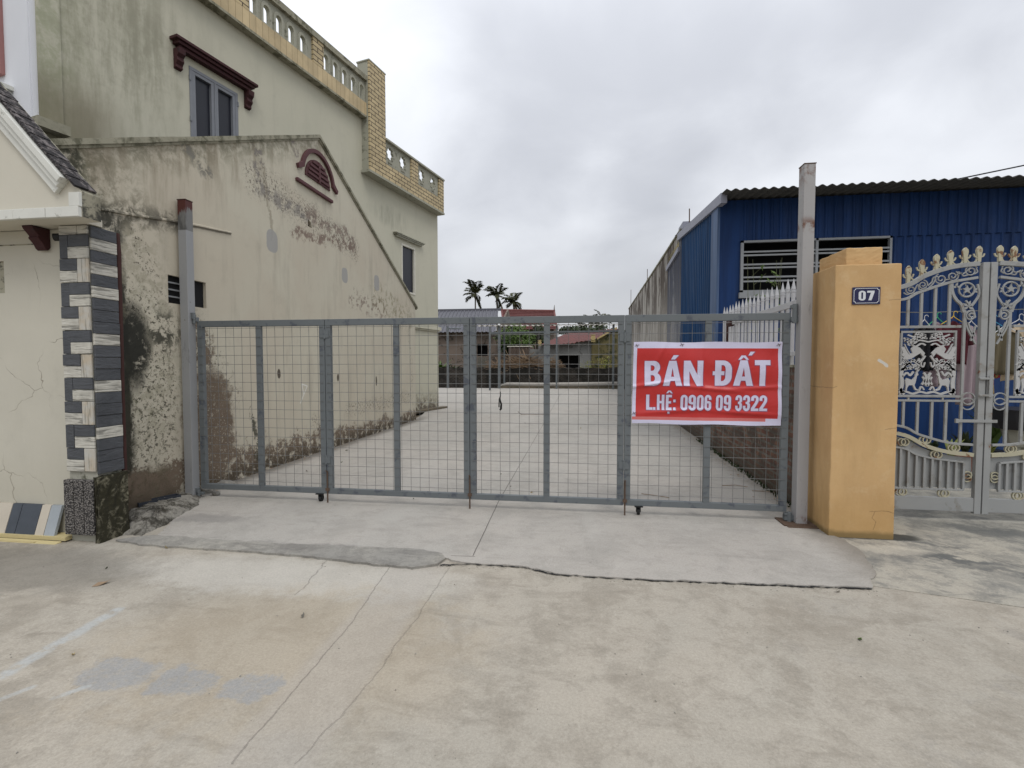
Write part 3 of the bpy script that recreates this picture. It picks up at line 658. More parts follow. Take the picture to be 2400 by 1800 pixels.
# windows of the side wall
def house_window(l, r, b, t, dbl, fm, parent):
    bm = B(); fw = .055
    boxf(bm, TW, l, r, t - fw, t, -.10, .015); boxf(bm, TW, l, r, b, b + fw, -.10, .015); boxf(bm, TW, l, l + fw, b + fw, t - fw, -.10, .015); boxf(bm, TW, r - fw, r, b + fw, t - fw, -.10, .015)
    if dbl:
        m_ = (l + r) / 2; boxf(bm, TW, m_ - .012, m_ + .012, b + fw, t - fw, -.09, .02)
        for a, c in ((l + fw, m_ - .012), (m_ + .012, r - fw)):
            s_ = .055
            boxf(bm, TW, a, a + s_, b + fw, t - fw, -.07, .008); boxf(bm, TW, c - s_, c, b + fw, t - fw, -.07, .008); boxf(bm, TW, a + s_, c - s_, t - fw - s_, t - fw, -.07, .008); boxf(bm, TW, a + s_, c - s_, b + fw, b + fw + s_, -.07, .008)
        for hz_ in (b + .3, b + 1.0, t - .25):
            boxf(bm, TW, l - .008, l + .02, hz_, hz_ + .09, .0, .03); boxf(bm, TW, r - .02, r + .008, hz_, hz_ + .09, .0, .03)
    w_ = obj('window', bm, fm, parent, bev=.004)
    bm = B(); quad(bm, TW.P(l + .01, b + .01, -.05), TW.P(r - .01, b + .01, -.05), TW.P(r - .01, t - .01, -.05), TW.P(l + .01, t - .01, -.05)); obj('pane', bm, M['glass'], w_)
house_window(w1l, w1r, w1b, w1t, True, M['alu'], th); house_window(w2l, w2r, w2b, w2t, False, M['alulight'], th)
def hood(f, l, r, top, m, parent, prj=.19, h=.165, brk=True):
    bm = B()
    for k, (a, b, d) in enumerate(((0, .30, 1), (.30, .62, .80), (.62, 1, .58))): boxf(bm, f, l + .05 * k, r - .05 * k, top - h * b, top - h * a - .001 * k, 0, prj * d)
    o = obj('window_hood', bm, m, parent, bev=.006)
    if brk:
        for a in (l + .06, r - .18):
            bm = B(); prof = [(0, 0), (.15, 0), (.14, -.09), (.09, -.14), (.105, -.20), (.06, -.26), (.065, -.31), (0, -.33)]
            A = [[bm.verts.new(f.P(u, top - h + z, d)) for d, z in prof] for u in (a, a + .12)]
            n = len(prof)
            for i in range(n): j = (i + 1) % n; bm.faces.new((A[0][i], A[0][j], A[1][j], A[1][i]))
            bm.faces.new(A[0]); bm.faces.new(list(reversed(A[1]))); obj('bracket', bm, m, o, bev=.005)
h1a = TW.at(396, 75, 0); h1b = TW.at(606, 207, .19); hood(TW, h1a[0], h1b[0], (h1a[1] + h1b[1]) / 2, M['maroon'], th)
h2a = TW.at(*c6(935, 768), 0); h2b = TW.at(*c6(1200, 868), .14); hood(TW, h2a[0], h2b[0], (h2a[1] + h2b[1]) / 2, M['parapet'], th, .14, .11, False)
# upper parapet
D0 = .16
zb = TW.at(*c2(1515, 812), D0)[1]; zt = TW.at(*c2(1512, 722), D0)[1]; zr = TW.at(*c2(1515, 575), D0)[1]; zr2 = TW.at(*c2(1515, 545), D0)[1]
print('parapet', zb, zt, zr, zr2)
bm = B(); boxf(bm, TW, -10.75, UC, zb, zt, 0, D0); obj('tile_band', bm, M['ytilebig'], th)
bm = B(); boxf(bm, TW, -10.80, UC, zb - .05, zb - .002, 0, D0 + .012); boxf(bm, TW, -10.80, UC, zr, zr2 + .02, -.08, D0 + .03); obj('parapet_rail', bm, M['coping'], th)
def slot(u, z0, z1, w_, n=6):
    r = w_ / 2; return [(u - r, z0), (u + r, z0), (u + r, z1 - r)] + [(u + r * math.cos(a), z1 - r + r * math.sin(a)) for a in [math.pi * k / n for k in range(1, n)]] + [(u - r, z1 - r)]
sl1 = [TW.at(*c2(x, y), D0)[0] for x, y in ((723, 45), (818, 110), (903, 178), (987, 243), (1068, 302))]; sl2 = [TW.at(*c2(x, y), D0)[0] for x, y in ((1228, 432), (1293, 484), (1355, 533), (1415, 580), (1475, 628))]
pA = TW.at(*c2(1132, 330), D0)[0]; pB = TW.at(*c2(1203, 330), D0)[0]; pC = TW.at(*c2(585, 20), D0)[0]; pD = TW.at(*c2(690, 90), D0)[0]
zm = TW.at(*c2(1228, 432), D0)[1]; hh = .21
slh = (zt + .06, zr - .05)
spac = (sl1[-1] - sl1[0]) / 4
print('slots', sl1, sl2, pA, pB, pC, pD)
for a, b, sl in ((pB, UC, sl2), (pD, pA, sl1), (-10.75, pC, [pC - .35 - spac * k for k in range(6) if pC - .35 - spac * k > -10.7])):
    bm = B(); prism(bm, TW, facef(a, b, zt, zr), D0 - .05, D0 - .12, [slot(u, zm - .18, zm + .18, .15) for u in sl])
    pn_ = obj('balustrade_panel', bm, M['parapet'], th)
    for u in sl:
        fr_ = B(); o_ = slot(u, zm - .235, zm + .245, .25); prism(fr_, TW, o_, D0 - .05, D0 - .025, [slot(u, zm - .18, zm + .18, .15)])
        boxf(fr_, TW, u - .16, u + .18, zm - .275, zm - .235, D0 - .05, D0 - .012)
        obj('slot_frame', fr_, M['parapet'], pn_)
for a, b in ((pA, pB), (pC, pD)):
    bm = B(); boxf(bm, TW, a, b, zt, zr - .002, D0 - .12, D0 + .004); obj('tiled_pier', bm, M['ytile'], th)
# tall corner pillar and the lower parapet
D1 = .26
q0 = TW.at(*c2(1520, 500), D1); q1 = TW.at(*c2(1630, 520), D1); ztop = TW.at(*c2(1525, 420), D1)[1]
lb = TW.at(857, 391, D1)[1]; lt = TW.at(*c2(1800, 1235), D1)[1]; lr = TW.at(*c2(1800, 1085), D1)[1]; le = TW.at(*c2(2035, 1300), D1)[0]
print('pillar', q0, q1, ztop, 'lower', lb, lt, lr, le)
bm = B(); boxf(bm, TW, q0[0], q1[0], lb, ztop, D1 - .05, D1); boxf(bm, TW, q1[0], le, lb, lt, D1 - .05, D1)
bp_ = TW.at(*c2(1812, 1100), D1)[0]; bq_ = TW.at(*c2(1858, 1130), D1)[0]; br_ = TW.at(*c2(2003, 1240), D1)[0]
boxf(bm, TW, bp_, bq_, lt, lr, D1 - .10, D1 + .001); boxf(bm, TW, br_, le, lt, lr, D1 - .10, D1 + .001); obj('tiled_pillar', bm, M['ytile'], th)
bm = B(); boxf(bm, TW, q0[0] - .0, q1[0] - .004, lb, ztop + .0, -.12, D1 - .051); boxf(bm, TW, q0[0] - .02, q1[0] + .02, ztop, ztop + .03, -.14, D1 + .01)
boxf(bm, TW, q1[0] - .004, le - .01, lb, lt - .003, 0, D1 - .051); boxf(bm, TW, q0[0] - .06, le + .02, lb - .06, lb - .002, 0, D1 + .02); boxf(bm, TW, q1[0], le + .02, lr, lr + .05, D1 - .20, D1 + .03)
boxf(bm, TW, le - .06, le, lb, lr, -2.5, D1 - .051); obj('pillar_core', bm, M['parapet'], th)
def flower(u, z, a, b):
    p = []
    for k in range(32):
        t = 2 * math.pi * k / 32; r = 1 + .14 * math.cos(8 * t); p.append((u + a * r * math.cos(t), z + b * r * math.sin(t)))
    return p
fl = [TW.at(*c2(x, y), D1 - .05) for x, y in ((1662, 1068), (1750, 1128), (1880, 1217), (1957, 1268))]; zf = sum(p[1] for p in fl) / 4
for a, b, k in ((q1[0], bp_, (0, 1)), (bq_, br_, (2, 3))):
    bm = B(); prism(bm, TW, facef(a, b, lt, lr), D1 - .05, D1 - .11, [flower(fl[i][0], zf + .01, .145, .17) for i in k])
    for i in k:
        f_ = flower(fl[i][0], zf + .01, .165, .19); prism(bm, TW, f_, D1 - .05, D1 - .035, [flower(fl[i][0], zf + .01, .145, .17)])
        for e in (-.06, 0, .06): boxf(bm, TW, fl[i][0] + e - .022, fl[i][0] + e + .022, zf - .25, zf - .20, D1 - .05, D1 - .03)
    obj('flower_panel', bm, M['parapet'], th)
# cornice and plinth at the foot of the far corner, drain stub
cz = TW.at(1000, 764, .08)[1]
bm = B(); boxf(bm, TW, -1.5, UE + .07, cz - .09, cz + .02, 0, .09); boxf(bm, TW, -1.5, UE + .03, cz - .14, cz - .09, 0, .05); obj('cornice', bm, M['tall'], th)
bm = B(); boxf(bm, TW, -2.6, UE + .25, -.01, .06, .0, .22); obj('plinth', bm, M['earth'], th)
# ================================================================== gabled outbuilding
gb = thing('gabled_outbuilding', 'stained cream outbuilding with gable and maroon arched vent beside the lot', 'building', (-5.5, 8, 0))
sw = GW.at(393, 643); sw2 = GW.at(484, 723); L_, A_, E_ = (3.62, 3.36), (7.80, 5.33), (12.62, 3.05)
hp = GW.at(*c6(265, 708))
print('small window', sw, sw2, hp)
bm = B(); prism(bm, GW, [(3.62, -.06), (12.62, -.06), E_, A_, L_], 0, -.20, [facef(sw[0], sw2[0], sw2[1], sw[1]), [(hp[0] - .07, hp[1] - .05), (hp[0] + .06, hp[1] - .06), (hp[0] + .03, hp[1] + .03), (hp[0] - .06, hp[1] + .06)]])
obj('wall', bm, M['gable'], gb)
bm = B(); boxf(bm, GW, 3.62, 3.80, -.05, 3.3, -3.2, -.201); boxf(bm, GW, 12.44, 12.62, -.05, 3.0, -2, -.201); boxf(bm, GW, 3.8, 12.4, -.05, 3.2, -1.4, -1.3); obj('inner_walls', bm, M['creamside'], gb)
bm = B()
def roofpoly(pts, th_, d0, d1):
    n = len(pts); prism(bm, GW, pts + [(p[0], p[1] - th_) for p in reversed(pts)], d0, d1)
roofpoly([(3.60, 3.30), (7.80, 5.28), (12.64, 3.0)], .08, -.21, -3.4); obj('roof', bm, M['asb'], gb)
bm = B(); roofpoly([(3.50, 3.375), (7.80, 5.40), (12.72, 3.085)], .055, .04, -.28); roofpoly([(3.50, 3.32), (7.80, 5.345), (12.72, 3.03)], .03, .018, -.205)
bmesh.ops.subdivide_edges(bm, edges=[e for e in bm.edges if e.calc_length() > 1.5], cuts=24)
for v in bm.verts: v.co.z += random.uniform(-.002, .002)
obj('coping', bm, M['coping'], gb)
bm = B(); ml = [GW.at(*p) for p in ((205, 484), (300, 502), (400, 517), (470, 530), (540, 546))]; tube(bm, [GW.P(u, z, .005) for u, z in ml], .016, 6); obj('cement_seam', bm, M['gable'], gb)
# arched vent
va = GW.at(714, 410); vb = GW.at(771.5, 447); vu = (va[0] + vb[0]) / 2; vr = (vb[0] - va[0]) / 2; vz = (va[1] + vb[1]) / 2; vt = GW.at(735, 373)[1] - vz
print('vent', vu, vr, vz, vt)
def arch(cu, cz_, r, h, n=18, a0=0, a1=math.pi): return [(cu + r * math.cos(a0 + (a1 - a0) * k / n), cz_ + h * math.sin(a0 + (a1 - a0) * k / n)) for k in range(n + 1)]
bm = B(); prism(bm, GW, arch(vu, vz, vr, vt), .0, .022); zz = vz + .04
while zz < vz + vt - .06:
    hw = vr * math.sqrt(max(0, 1 - ((zz + .02 - vz) / vt) ** 2)) - .04
    for a, b in ((vu - hw, vu - .025), (vu + .025, vu + hw)):
        if b - a > .03: boxf(bm, GW, a, b, zz, zz + .035, .022, .045)
    zz += .075
boxf(bm, GW, vu - .02, vu + .02, vz, vz + vt - .02, .022, .05); vent = obj('arched_vent', bm, M['maroonvent'], gb)
bm = B(); R1, H1 = vr + .075, vt + .085; o_ = arch(vu, vz + .02, R1 + .065, H1 + .065, 22, .16, math.pi - .16); i_ = arch(vu, vz + .02, R1, H1, 22, .16, math.pi - .16)
o_ = [(o_[0][0] + .11, o_[0][1] - .02), (o_[0][0] + .05, o_[0][1] + .015)] + o_[1:-1] + [(o_[-1][0] - .05, o_[-1][1] + .015), (o_[-1][0] - .11, o_[-1][1] - .02)]
i_ = [(i_[0][0] + .15, i_[0][1] - .075)] + i_ + [(i_[-1][0] - .15, i_[-1][1] - .075)]
prism(bm, GW, o_ + list(reversed(i_)), 0, .05); obj('arch_moulding', bm, M['maroonvent'], gb, bev=.008)
s0 = GW.at(700, 416, .06); s1 = GW.at(783, 468, .06); bm = B(); boxf(bm, GW, s0[0], s1[0], (s0[1] + s1[1]) / 2 - .055, (s0[1] + s1[1]) / 2, 0, .05); obj('vent_sill', bm, M['maroonvent'], gb, bev=.01)
bm = B()
for k in range(3): z_ = sw2[1] + (sw[1] - sw2[1]) * (k + 1) / 4; boxf(bm, GW, sw[0], sw[0] * .45 + sw2[0] * .55, z_ - .008, z_ + .008, -.03, -.018)
wv_ = obj('small_window', bm, M['winwhite'], gb); bm = B(); boxf(bm, GW, sw[0], sw2[0], sw2[1], sw[1], -.045, -.04); obj('opening_shade', bm, M['dark'], wv_)  # black panel just behind the bars stands in for the window's inner shade
# ================================================================== cream roadside house
ch = thing('roadside_house', 'cream house front with stone clad corner and small gabled canopy beside the road', 'house', (-6, 3.7, -.03))
CF = Frame((0, 3.53), (1, 0), (0, -1)); CWL = Frame((0, 3.60), (1, 0), (0, -1)); CN = Frame((0, 3.31), (1, 0), (0, -1))
cx1 = CF.at(231, 1200)[0]; cx0 = CF.at(151, 800)[0] ; ctop = CF.at(228, 527)[1]; cbase = CF.at(200, 1122)[1]
print('column', cx0, cx1, ctop, cbase)
vp = CWL.at(2, 612); vp2 = CWL.at(11, 688)
bm = B(); prism(bm, CWL, [(-12, -.05), (cx0 + .02, -.05), (cx0 + .02, 2.66), (-12, 2.66)], 0, -.15, [facef(vp[0] - .5, CWL.at(10, 650)[0], CWL.at(8, 687)[1], CWL.at(8, 612)[1])]); obj('wall', bm, M['cream'], ch)
bm = B()
for k in range(3): z_ = CWL.at(8, 687)[1] + .28 * (k + 1) / 4 * (CWL.at(8, 612)[1] - CWL.at(8, 687)[1]) / .28; boxf(bm, CWL, vp[0] - .5, CWL.at(10, 650)[0], z_ - .008, z_ + .008, -.08, -.06)
o_ = obj('wall_vent', bm, M['winwhite'], ch); bm = B(); boxf(bm, CWL, vp[0] - .5, CWL.at(10, 650)[0], CWL.at(8, 687)[1], CWL.at(8, 612)[1], -.14, -.13); obj('opening_shade', bm, M['dark'], o_)
bm = B(); box(bm, -12, -4.46, 3.76, 3.9, -.05, 2.66); box(bm, cx0, cx1, 3.535, 3.75, -.05, ctop); col_ = obj('corner_column', bm, M['cement'], ch)
# stone tiles: pattern of four rows repeated
rh = (ctop - cbase) / 21.4; cw = cx1 - cx0; LT, DK, LV = B(), B(), B()
def tile(bm, u0, u1, z0, z1, t=.018): boxf(bm, CF, u0 + .002, u1 - .002, z0 + .002, z1 - .002, 0, t + random.uniform(-.003, .004))
z = ctop; tile(LT, cx0, cx0 + cw * .64, z - rh * .75, z); tile(LT, cx0 + cw * .64, cx1, z - rh * .75, z); z -= rh * .75
for k in range(6):
    if z - rh < cbase + .02: break
    zb_ = lambda n: max(cbase, z - rh * n)
    tile(DK, cx0, cx0 + cw * .3, zb_(2), z); tile(DK, cx0 + cw * .3, cx1, zb_(1), z); tile(LT, cx0 + cw * .30, cx1, zb_(2), zb_(1)); tile(DK, cx0, cx0 + cw * .62, zb_(3), zb_(2)); tile(LT, cx0, cx0 + cw * .62, zb_(4), zb_(3)); tile(LV, cx0 + cw * .62, cx1, zb_(4), zb_(2)); z -= rh * 4
SF = Frame((cx1, 3.53), (0, 1), (1, 0)); z = ctop
for k in range(22):
    z0 = z - rh
    if z0 < cbase - .02: break
    t = .02 + random.uniform(-.004, .006); boxf(LT if k in (1, 3, 5, 9, 13, 17) else DK, SF, .0, .225, z0 + .002, z - .002, 0, t); z = z0
bm = B()
for k_, (src, vol) in enumerate(((LT, 0), (DK, 1), (LV, 2))):
    for f_ in src.faces: f_.material_index = k_
    tmp = bpy.data.meshes.new('tmp'); src.to_mesh(tmp); src.free(); bm.from_mesh(tmp); bpy.data.meshes.remove(tmp)
obj('stone_cladding', bm, [M['stonelight'], M['stonedark'], M['stonelightv']], col_, bev=.003)
gz = CF.at(200, 1250)[1]
bm = B(); gx0, gx1 = cx0 - .012, cx1 + .004
for k in range(3): a = gx0 + (gx1 - gx0) * k / 3; boxf(bm, CF, a + .004, a + (gx1 - gx0) / 3 - .004, gz, cbase - .004, .0, .045)
boxf(bm, CF, gx0, gx1, gz, cbase - .012, -.01, .03); obj('column_base', bm, M['granite'], ch, bev=.004)
bm = B(); boxf(bm, SF, -.035, .24, -.05, cbase + .02, .0, .035)
bmesh.ops.subdivide_edges(bm, edges=list(bm.edges), cuts=7, use_grid_fill=True)
for v in bm.verts: v.co += Vector((random.uniform(-.004, .012), 0, random.uniform(-.008, .008)))
obj('mossy_base_side', bm, M['moss'], ch)
bm = B(); tube(bm, [(cx1 - .01, 3.785, .05), (cx1 - .01, 3.785, 1.2), (cx1 - .005, 3.79, 2.5), (cx1 - .01, 3.785, ctop)], .022, 8); obj('downpipe', bm, M['brownrust'], ch)
pp = CF.at(127, 556); bm = B(); tube(bm, [CF.P(pp[0], pp[1], .0), CF.P(cx0 + .02, pp[1] + .01, -.04)], .032, 10); obj('pipe_stub', bm, M['rubber'], ch)
bm = B(); tube(bm, [CWL.P(-12, CWL.at(0, 578)[1], .0), CWL.P(CWL.at(112, 571)[0], CWL.at(112, 571)[1], .0)], .006, 5); obj('wall_seam', bm, M['creamside'], ch)
# canopy
e0 = CN.at(187, 506); e1 = CN.at(168, 448); rk0 = CN.at(159, 420); rk1 = CN.at(0, 235); sl = (rk1[1] - rk0[1]) / (rk1[0] - rk0[0]); sz = e0[1]
print('canopy', e0, e1, rk0, rk1, sl)
apx = -6.6; az = rk0[1] + sl * (apx - rk0[0]); le_ = 2 * apx - e0[0]
poly = [(le_, sz), (e0[0], sz), (e0[0], e1[1]), (rk0[0] + .02, rk0[1]), (apx, az), (2 * apx - rk0[0], rk0[1]), (le_, e1[1])]
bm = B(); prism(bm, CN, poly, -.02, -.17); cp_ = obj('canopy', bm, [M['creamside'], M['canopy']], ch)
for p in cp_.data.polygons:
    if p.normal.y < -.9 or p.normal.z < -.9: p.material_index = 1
bm = B(); box(bm, -12, cx1 + .03, CN.O.y + .171, 3.62, sz + .003, sz + .06); obj('soffit', bm, M['canopy'], cp_)
sw_ = Vector((1, sl)).normalized(); nrm = Vector((-sw_.y, sw_.x)) * (1 if sl < 0 else 1)
nrm = Vector((sl, -1)).normalized()                      # towards the inside (down)
if nrm.y > 0: nrm = -nrm
bm = B()
for off, wd, dd in ((0, .05, .055), (.05, .045, .035), (.095, .06, .012)):
    a = Vector(rk0) + Vector((.03, -.03 * abs(sl))) * 0 + nrm * off; b = Vector((apx, az)) + nrm * off
    prism(bm, CN, [(a.x, a.y), (b.x, b.y), (b.x + nrm.x * wd, b.y + nrm.y * wd), (a.x + nrm.x * wd, a.y + nrm.y * wd)], -.02, dd)
boxf(bm, CN, e0[0] - .09, e0[0] + .004, sz + .075, e1[1] - .01, -.02, .008)
k = e0[0]
while k > -9: boxf(bm, CN, k - .30, k - .003, sz - .004, sz + .075, -.02, .012 + random.uniform(-.002, .002)); k -= .30
obj('canopy_trim', bm, M['canopytrim'], cp_, bev=.004)
bm = B()
upn = -nrm; a = Vector(rk0) + upn * .012 + Vector((.07, .07 * sl)); b = Vector((apx, az)) + upn * .004; N = 34
for k in range(N):
    p = a.lerp(b, k / N); q = a.lerp(b, (k + 1.12) / N); t = .020
    p2 = p + upn * .018
    prism(bm, CN, [(p.x, p.y), (q.x, q.y), (q.x + upn.x * t * .6, q.y + upn.y * t * .6), (p2.x, p2.y)], .02 + random.uniform(0, .012), -.13 + random.uniform(-.02, .01))
obj('roof_tiles', bm, M['rooftile'], ch)
bk = CWL.at(112, 575); bt = CWL.at(112, 545)
BP = Frame((bk[0] - .02, 3.60), (0, -1), (1, 0)); zz = sz + .0
bm = B(); prism(bm, BP, [(d_ * .6, zz + z_ * .85) for d_, z_ in ((0, -.002), (.24, -.002), (.225, -.03), (.15, -.09), (.165, -.11), (.10, -.16), (.075, -.20), (.04, -.22), (0, -.19))], -.05, .05); obj('canopy_bracket', bm, M['maroon'], ch, bev=.005)
# sloping stone skirting and boards at the foot of the wall
c4 = lambda x, y: (x / 3.318, 900 + y / 3.318)
tz = CWL.at(*c4(300, 930))[1]; xs = [-1500, -900, -500, -150, 20, 130, 205, 355, 425, 508]; mm_ = ['skirt_a', 'skirt_b', 'skirt_a', 'skirt_a', 'skirt_a', 'skirt_b', 'skirt_b', 'skirt_a', 'skirt_c']
bz = .03; groups = {}
for x0, x1, m_ in zip(xs, xs[1:], mm_):
    u0 = CWL.at(*c4(x0, 930))[0]; u1 = CWL.at(*c4(x1, 930))[0]; bm = B(); t = .02
    for _ in (0,):
        a = [CWL.P(u0 + .003, tz, .004), CWL.P(u1 - .003, tz, .004), CWL.P(u1 - .003, bz, .075), CWL.P(u0 + .003, bz, .075)]; b = [CWL.P(u0 + .003, tz, .026), CWL.P(u1 - .003, tz, .026), CWL.P(u1 - .003, bz, .10), CWL.P(u0 + .003, bz, .10)]
        va_ = [bm.verts.new(p) for p in a]; vb_ = [bm.verts.new(p) for p in b]; bm.faces.new(va_); bm.faces.new(vb_)
        for i in range(4): j = (i + 1) % 4; bm.faces.new((va_[i], va_[j], vb_[j], vb_[i]))
    obj('skirting_slab', bm, M[m_], ch)
bm = B(); r0 = CF.at(155, 1246); boxf(bm, CF, -12, cx0 - .002, .0, .03, -.06, .05); obj('skirting_ledge', bm, M['ply'], ch)
bm = B(); boxf(bm, CF, -9, cx0 - .25, -.03, -.005, -.05, .10)
for a, b in ((-9, -5.05), (-5.045, cx0 - .03)):
    v = [bm.verts.new(CF.P(*p)) for p in ((a, .0, .06), (b, .0, .06), (b - .03, -.028, .15), (a, -.028, .15), (a, -.018, .06), (b, -.018, .06), (b - .03, -.04, .15), (a, -.04, .15))]
    for i in ((0, 1, 2, 3), (4, 5, 6, 7), (0, 1, 5, 4), (1, 2, 6, 5), (2, 3, 7, 6), (3, 0, 4, 7)): bm.faces.new([v[q] for q in i])
obj('yellow_board', bm, M['ply'], ch)
# ================================================================== gate posts
lx = GP.da(400, 1078)[0]; lpz = GP.da(404, 438)[1]
def post(name, label, x0, x1, y0, y1, zt_, m, capm, plate, loc):
    t = thing(name, label, 'gate post', loc)
    bm = B(); box(bm, x0, x1, y0, y1, -.02, zt_); obj('shaft', bm, m, t, bev=.004)
    bm = B(); box(bm, x0 - .003, x1 + .003, y0 - .003, y1 + .003, zt_, zt_ + .008); obj('cap_plate', bm, capm, t)
    if plate: bm = B(); box(bm, *plate); obj('foot_plate', bm, M['rustbolt'], t, bev=.002)
    return t
P48 = Frame((0, 4.80), (1, 0), (0, -1)); rx0 = P48.at(1874, 870)[0] - .005; rx1 = P48.at(1901, 870)[0]; lx0 = P48.at(424, 800)[0]; lx1 = P48.at(446, 800)[0]; print('posts', lx0, lx1, rx0, rx1)
PLX = (max(lx0, -4.41), max(lx0, -4.41) + .10)
PL = post('gate_post', 'grey square steel post with rusty red top in front of the stained gabled wall', PLX[0], PLX[1], 4.80, 4.90, lpz, M['postl'], M['brownrust'], (-4.41, -4.28, 4.78, 4.92, -.02, .012), (-4.36, 4.85, 0))
pass
PR = post('gate_post', 'pale rust spotted square steel post beside the ochre pillar', rx0 + .005, rx1, 4.80, 4.91, 3.33, M['postr'], M['rustbolt'], (rx0 - .12, rx0 + .20, 4.74, 4.97, -.01, .012), (rx0 + .06, 4.86, 0))
bm = B(); box(bm, rx0 - .10, rx0 + .16, 4.70, 4.80, -.01, .008); obj('foot_plate', bm, M['rustbolt'], PR, bev=.002)
# ================================================================== folding mesh gate: four leaves
def hinge(bm, x, z, h=.10):
    tube(bm, [(x, 4.872, z), (x, 4.872, z + h)], .013, 8); box(bm, x - .05, x - .006, 4.868, 4.874, z + .012, z + h - .012); box(bm, x + .006, x + .05, 4.868, 4.874, z + .012, z + h - .012)
gt = thing('folding_gate', 'grey steel folding gate of four wire mesh leaves closing the lot', 'gate', (-1.1, 4.92, .08))
X = [GP.da(x, 690)[0] for x in (428, 703, 1015, 1350, 1707)]; Y0, Y1 = 4.875, 4.925; ZT, ZB = 1.99, .095
mids = [GP.da(x, 900)[0] for x in (564, 858, 1181, 1527)]
print('gate X', X)
tilt = [(-.005, .0), (0, .0), (0, .0), (0, .004)]
for i in range(4):
    a, b = X[i] + .003, X[i + 1] - .003; bm = B(); sw_w = .062
    box(bm, a, b, Y0, Y1, ZT - .068, ZT); box(bm, a, b, Y0, Y1, ZB - .0, ZB + .058)
    box(bm, a, a + sw_w, Y0 + .001, Y1 - .001, ZB + .058, ZT - .068); box(bm, b - sw_w, b, Y0 + .001, Y1 - .001, ZB + .058, ZT - .068)
    box(bm, mids[i] - .031, mids[i] + .031, Y0 + .002, Y1 - .012, ZB + .058, ZT - .068)
    leaf = obj('leaf_frame', bm, M['gate'], gt, bev=.003)
    bm = B(); x = a + .052 + .06 + random.uniform(0, .03); yy = Y0 + .004
    while x < b - .04:
        if abs(x - mids[i]) > .02:
            j = random.uniform(-.004, .004); tube(bm, [(x, yy + .032, ZB + .03), (x + j, yy + .032 + random.uniform(-.004, .004), 1.0), (x + random.uniform(-.003, .003), yy + .032, ZT - .03)], .0022, 5, False)
        x += .1
    z = ZB + .11
    while z < ZT - .075:
        j = random.uniform(-.004, .004); tube(bm, [(a + .018, Y0 - .003, z), (mids[i], Y0 - .001, z + j), (b - .018, Y0 - .003, z)], .0023, 5, False); z += .1
    obj('wire_mesh', bm, M['wire'], leaf)
for x, zz in ((X[1], (1.78, .42)), (X[3], (1.72, .45))):
    for z in zz: bm = B(); hinge(bm, x, z); obj('hinge', bm, M['gate'], gt)
for x in (X[1] + .012, X[2], X[3] + .012):
    bm = B(); tube(bm, [(x, 4.868, .0), (x, 4.868, .34)], .008, 8); tube(bm, [(x, 4.868, .34), (x, 4.84, .355)], .007, 6); box(bm, x - .02, x + .02, 4.86, 4.875, .13, .16); obj('drop_bolt', bm, M['rustbolt'], gt)
for x in (GP.da(693, 1078)[0], GP.da(1379, 1100)[0]):
    bm = B(); box(bm, x - .04, x + .04, 4.86, 4.94, ZB - .01, ZB); box(bm, x - .022, x - .017, 4.885, 4.925, .03, ZB - .01); box(bm, x + .017, x + .022, 4.885, 4.925, .03, ZB - .01)
    c_ = obj('caster', bm, M['rubber'], gt); bm = B(); tube(bm, [(x - .014, 4.91, .036), (x + .014, 4.91, .036)], .036, 14); obj('wheel', bm, M['rubber'], c_)
# hinge brackets on the posts
for nm, (x0, x1, z0, z1) in (('upper_bracket', (-4.315, -4.23, 1.98, 2.06)), ('lower_bracket', (-4.315, -4.21, .03, .09))):
    bm = B(); box(bm, x0, x1, 4.85, 4.89, z0, z1 - .03); tube(bm, [(x0 + .05, 4.86, z0 - .02), (x0 + .05, 4.86, z1)], .02, 8); box(bm, x0 + .01, x0 + .06, 4.83, 4.87, z0 + .03, z1 + .02); obj(nm, bm, M['gate'], PL, bev=.002)
for nm, (x0, x1, z0, z1) in (('upper_bracket', (X[4] - .01, rx0 + .01, 1.90, 2.06)), ('lower_bracket', (X[4] - .03, rx0 + .01, .02, .09))):
    bm = B(); box(bm, x0, x1, 4.85, 4.90, z0, z0 + .05); box(bm, x0, x1 - .02, 4.85, 4.89, z1 - .03, z1); tube(bm, [((x0 + x1) / 2, 4.86, z0 - .01), ((x0 + x1) / 2, 4.86, z1 + .01)], .022, 8); obj(nm, bm, M['gate'], PR, bev=.002)
# bolt on the side of the right post
# dangling lock and strap on the mesh
lk = GP.at(1174, 940); bm = B()
tube(bm, [(lk[0], 4.862, lk[1] + .10), (lk[0] + .002, 4.86, lk[1] + .05)], .005, 6); tube(bm, [(lk[0], 4.86, lk[1] + .055), (lk[0] - .006, 4.858, lk[1] + .02), (lk[0] + .012, 4.858, lk[1] - .03), (lk[0] + .008, 4.86, lk[1] - .075), (lk[0] - .004, 4.86, lk[1] - .09)], [.005, .011, .009, .012, .008], 7)
tube(bm, [(lk[0] - .012, 4.86, lk[1] + .03), (lk[0] - .014, 4.86, lk[1] - .06)], [.004, .006], 6)
tag(obj('hanging_strap', bm, M['rubber']), 'short twisted black strap dangling from the mesh near the gate centre', 'strap')
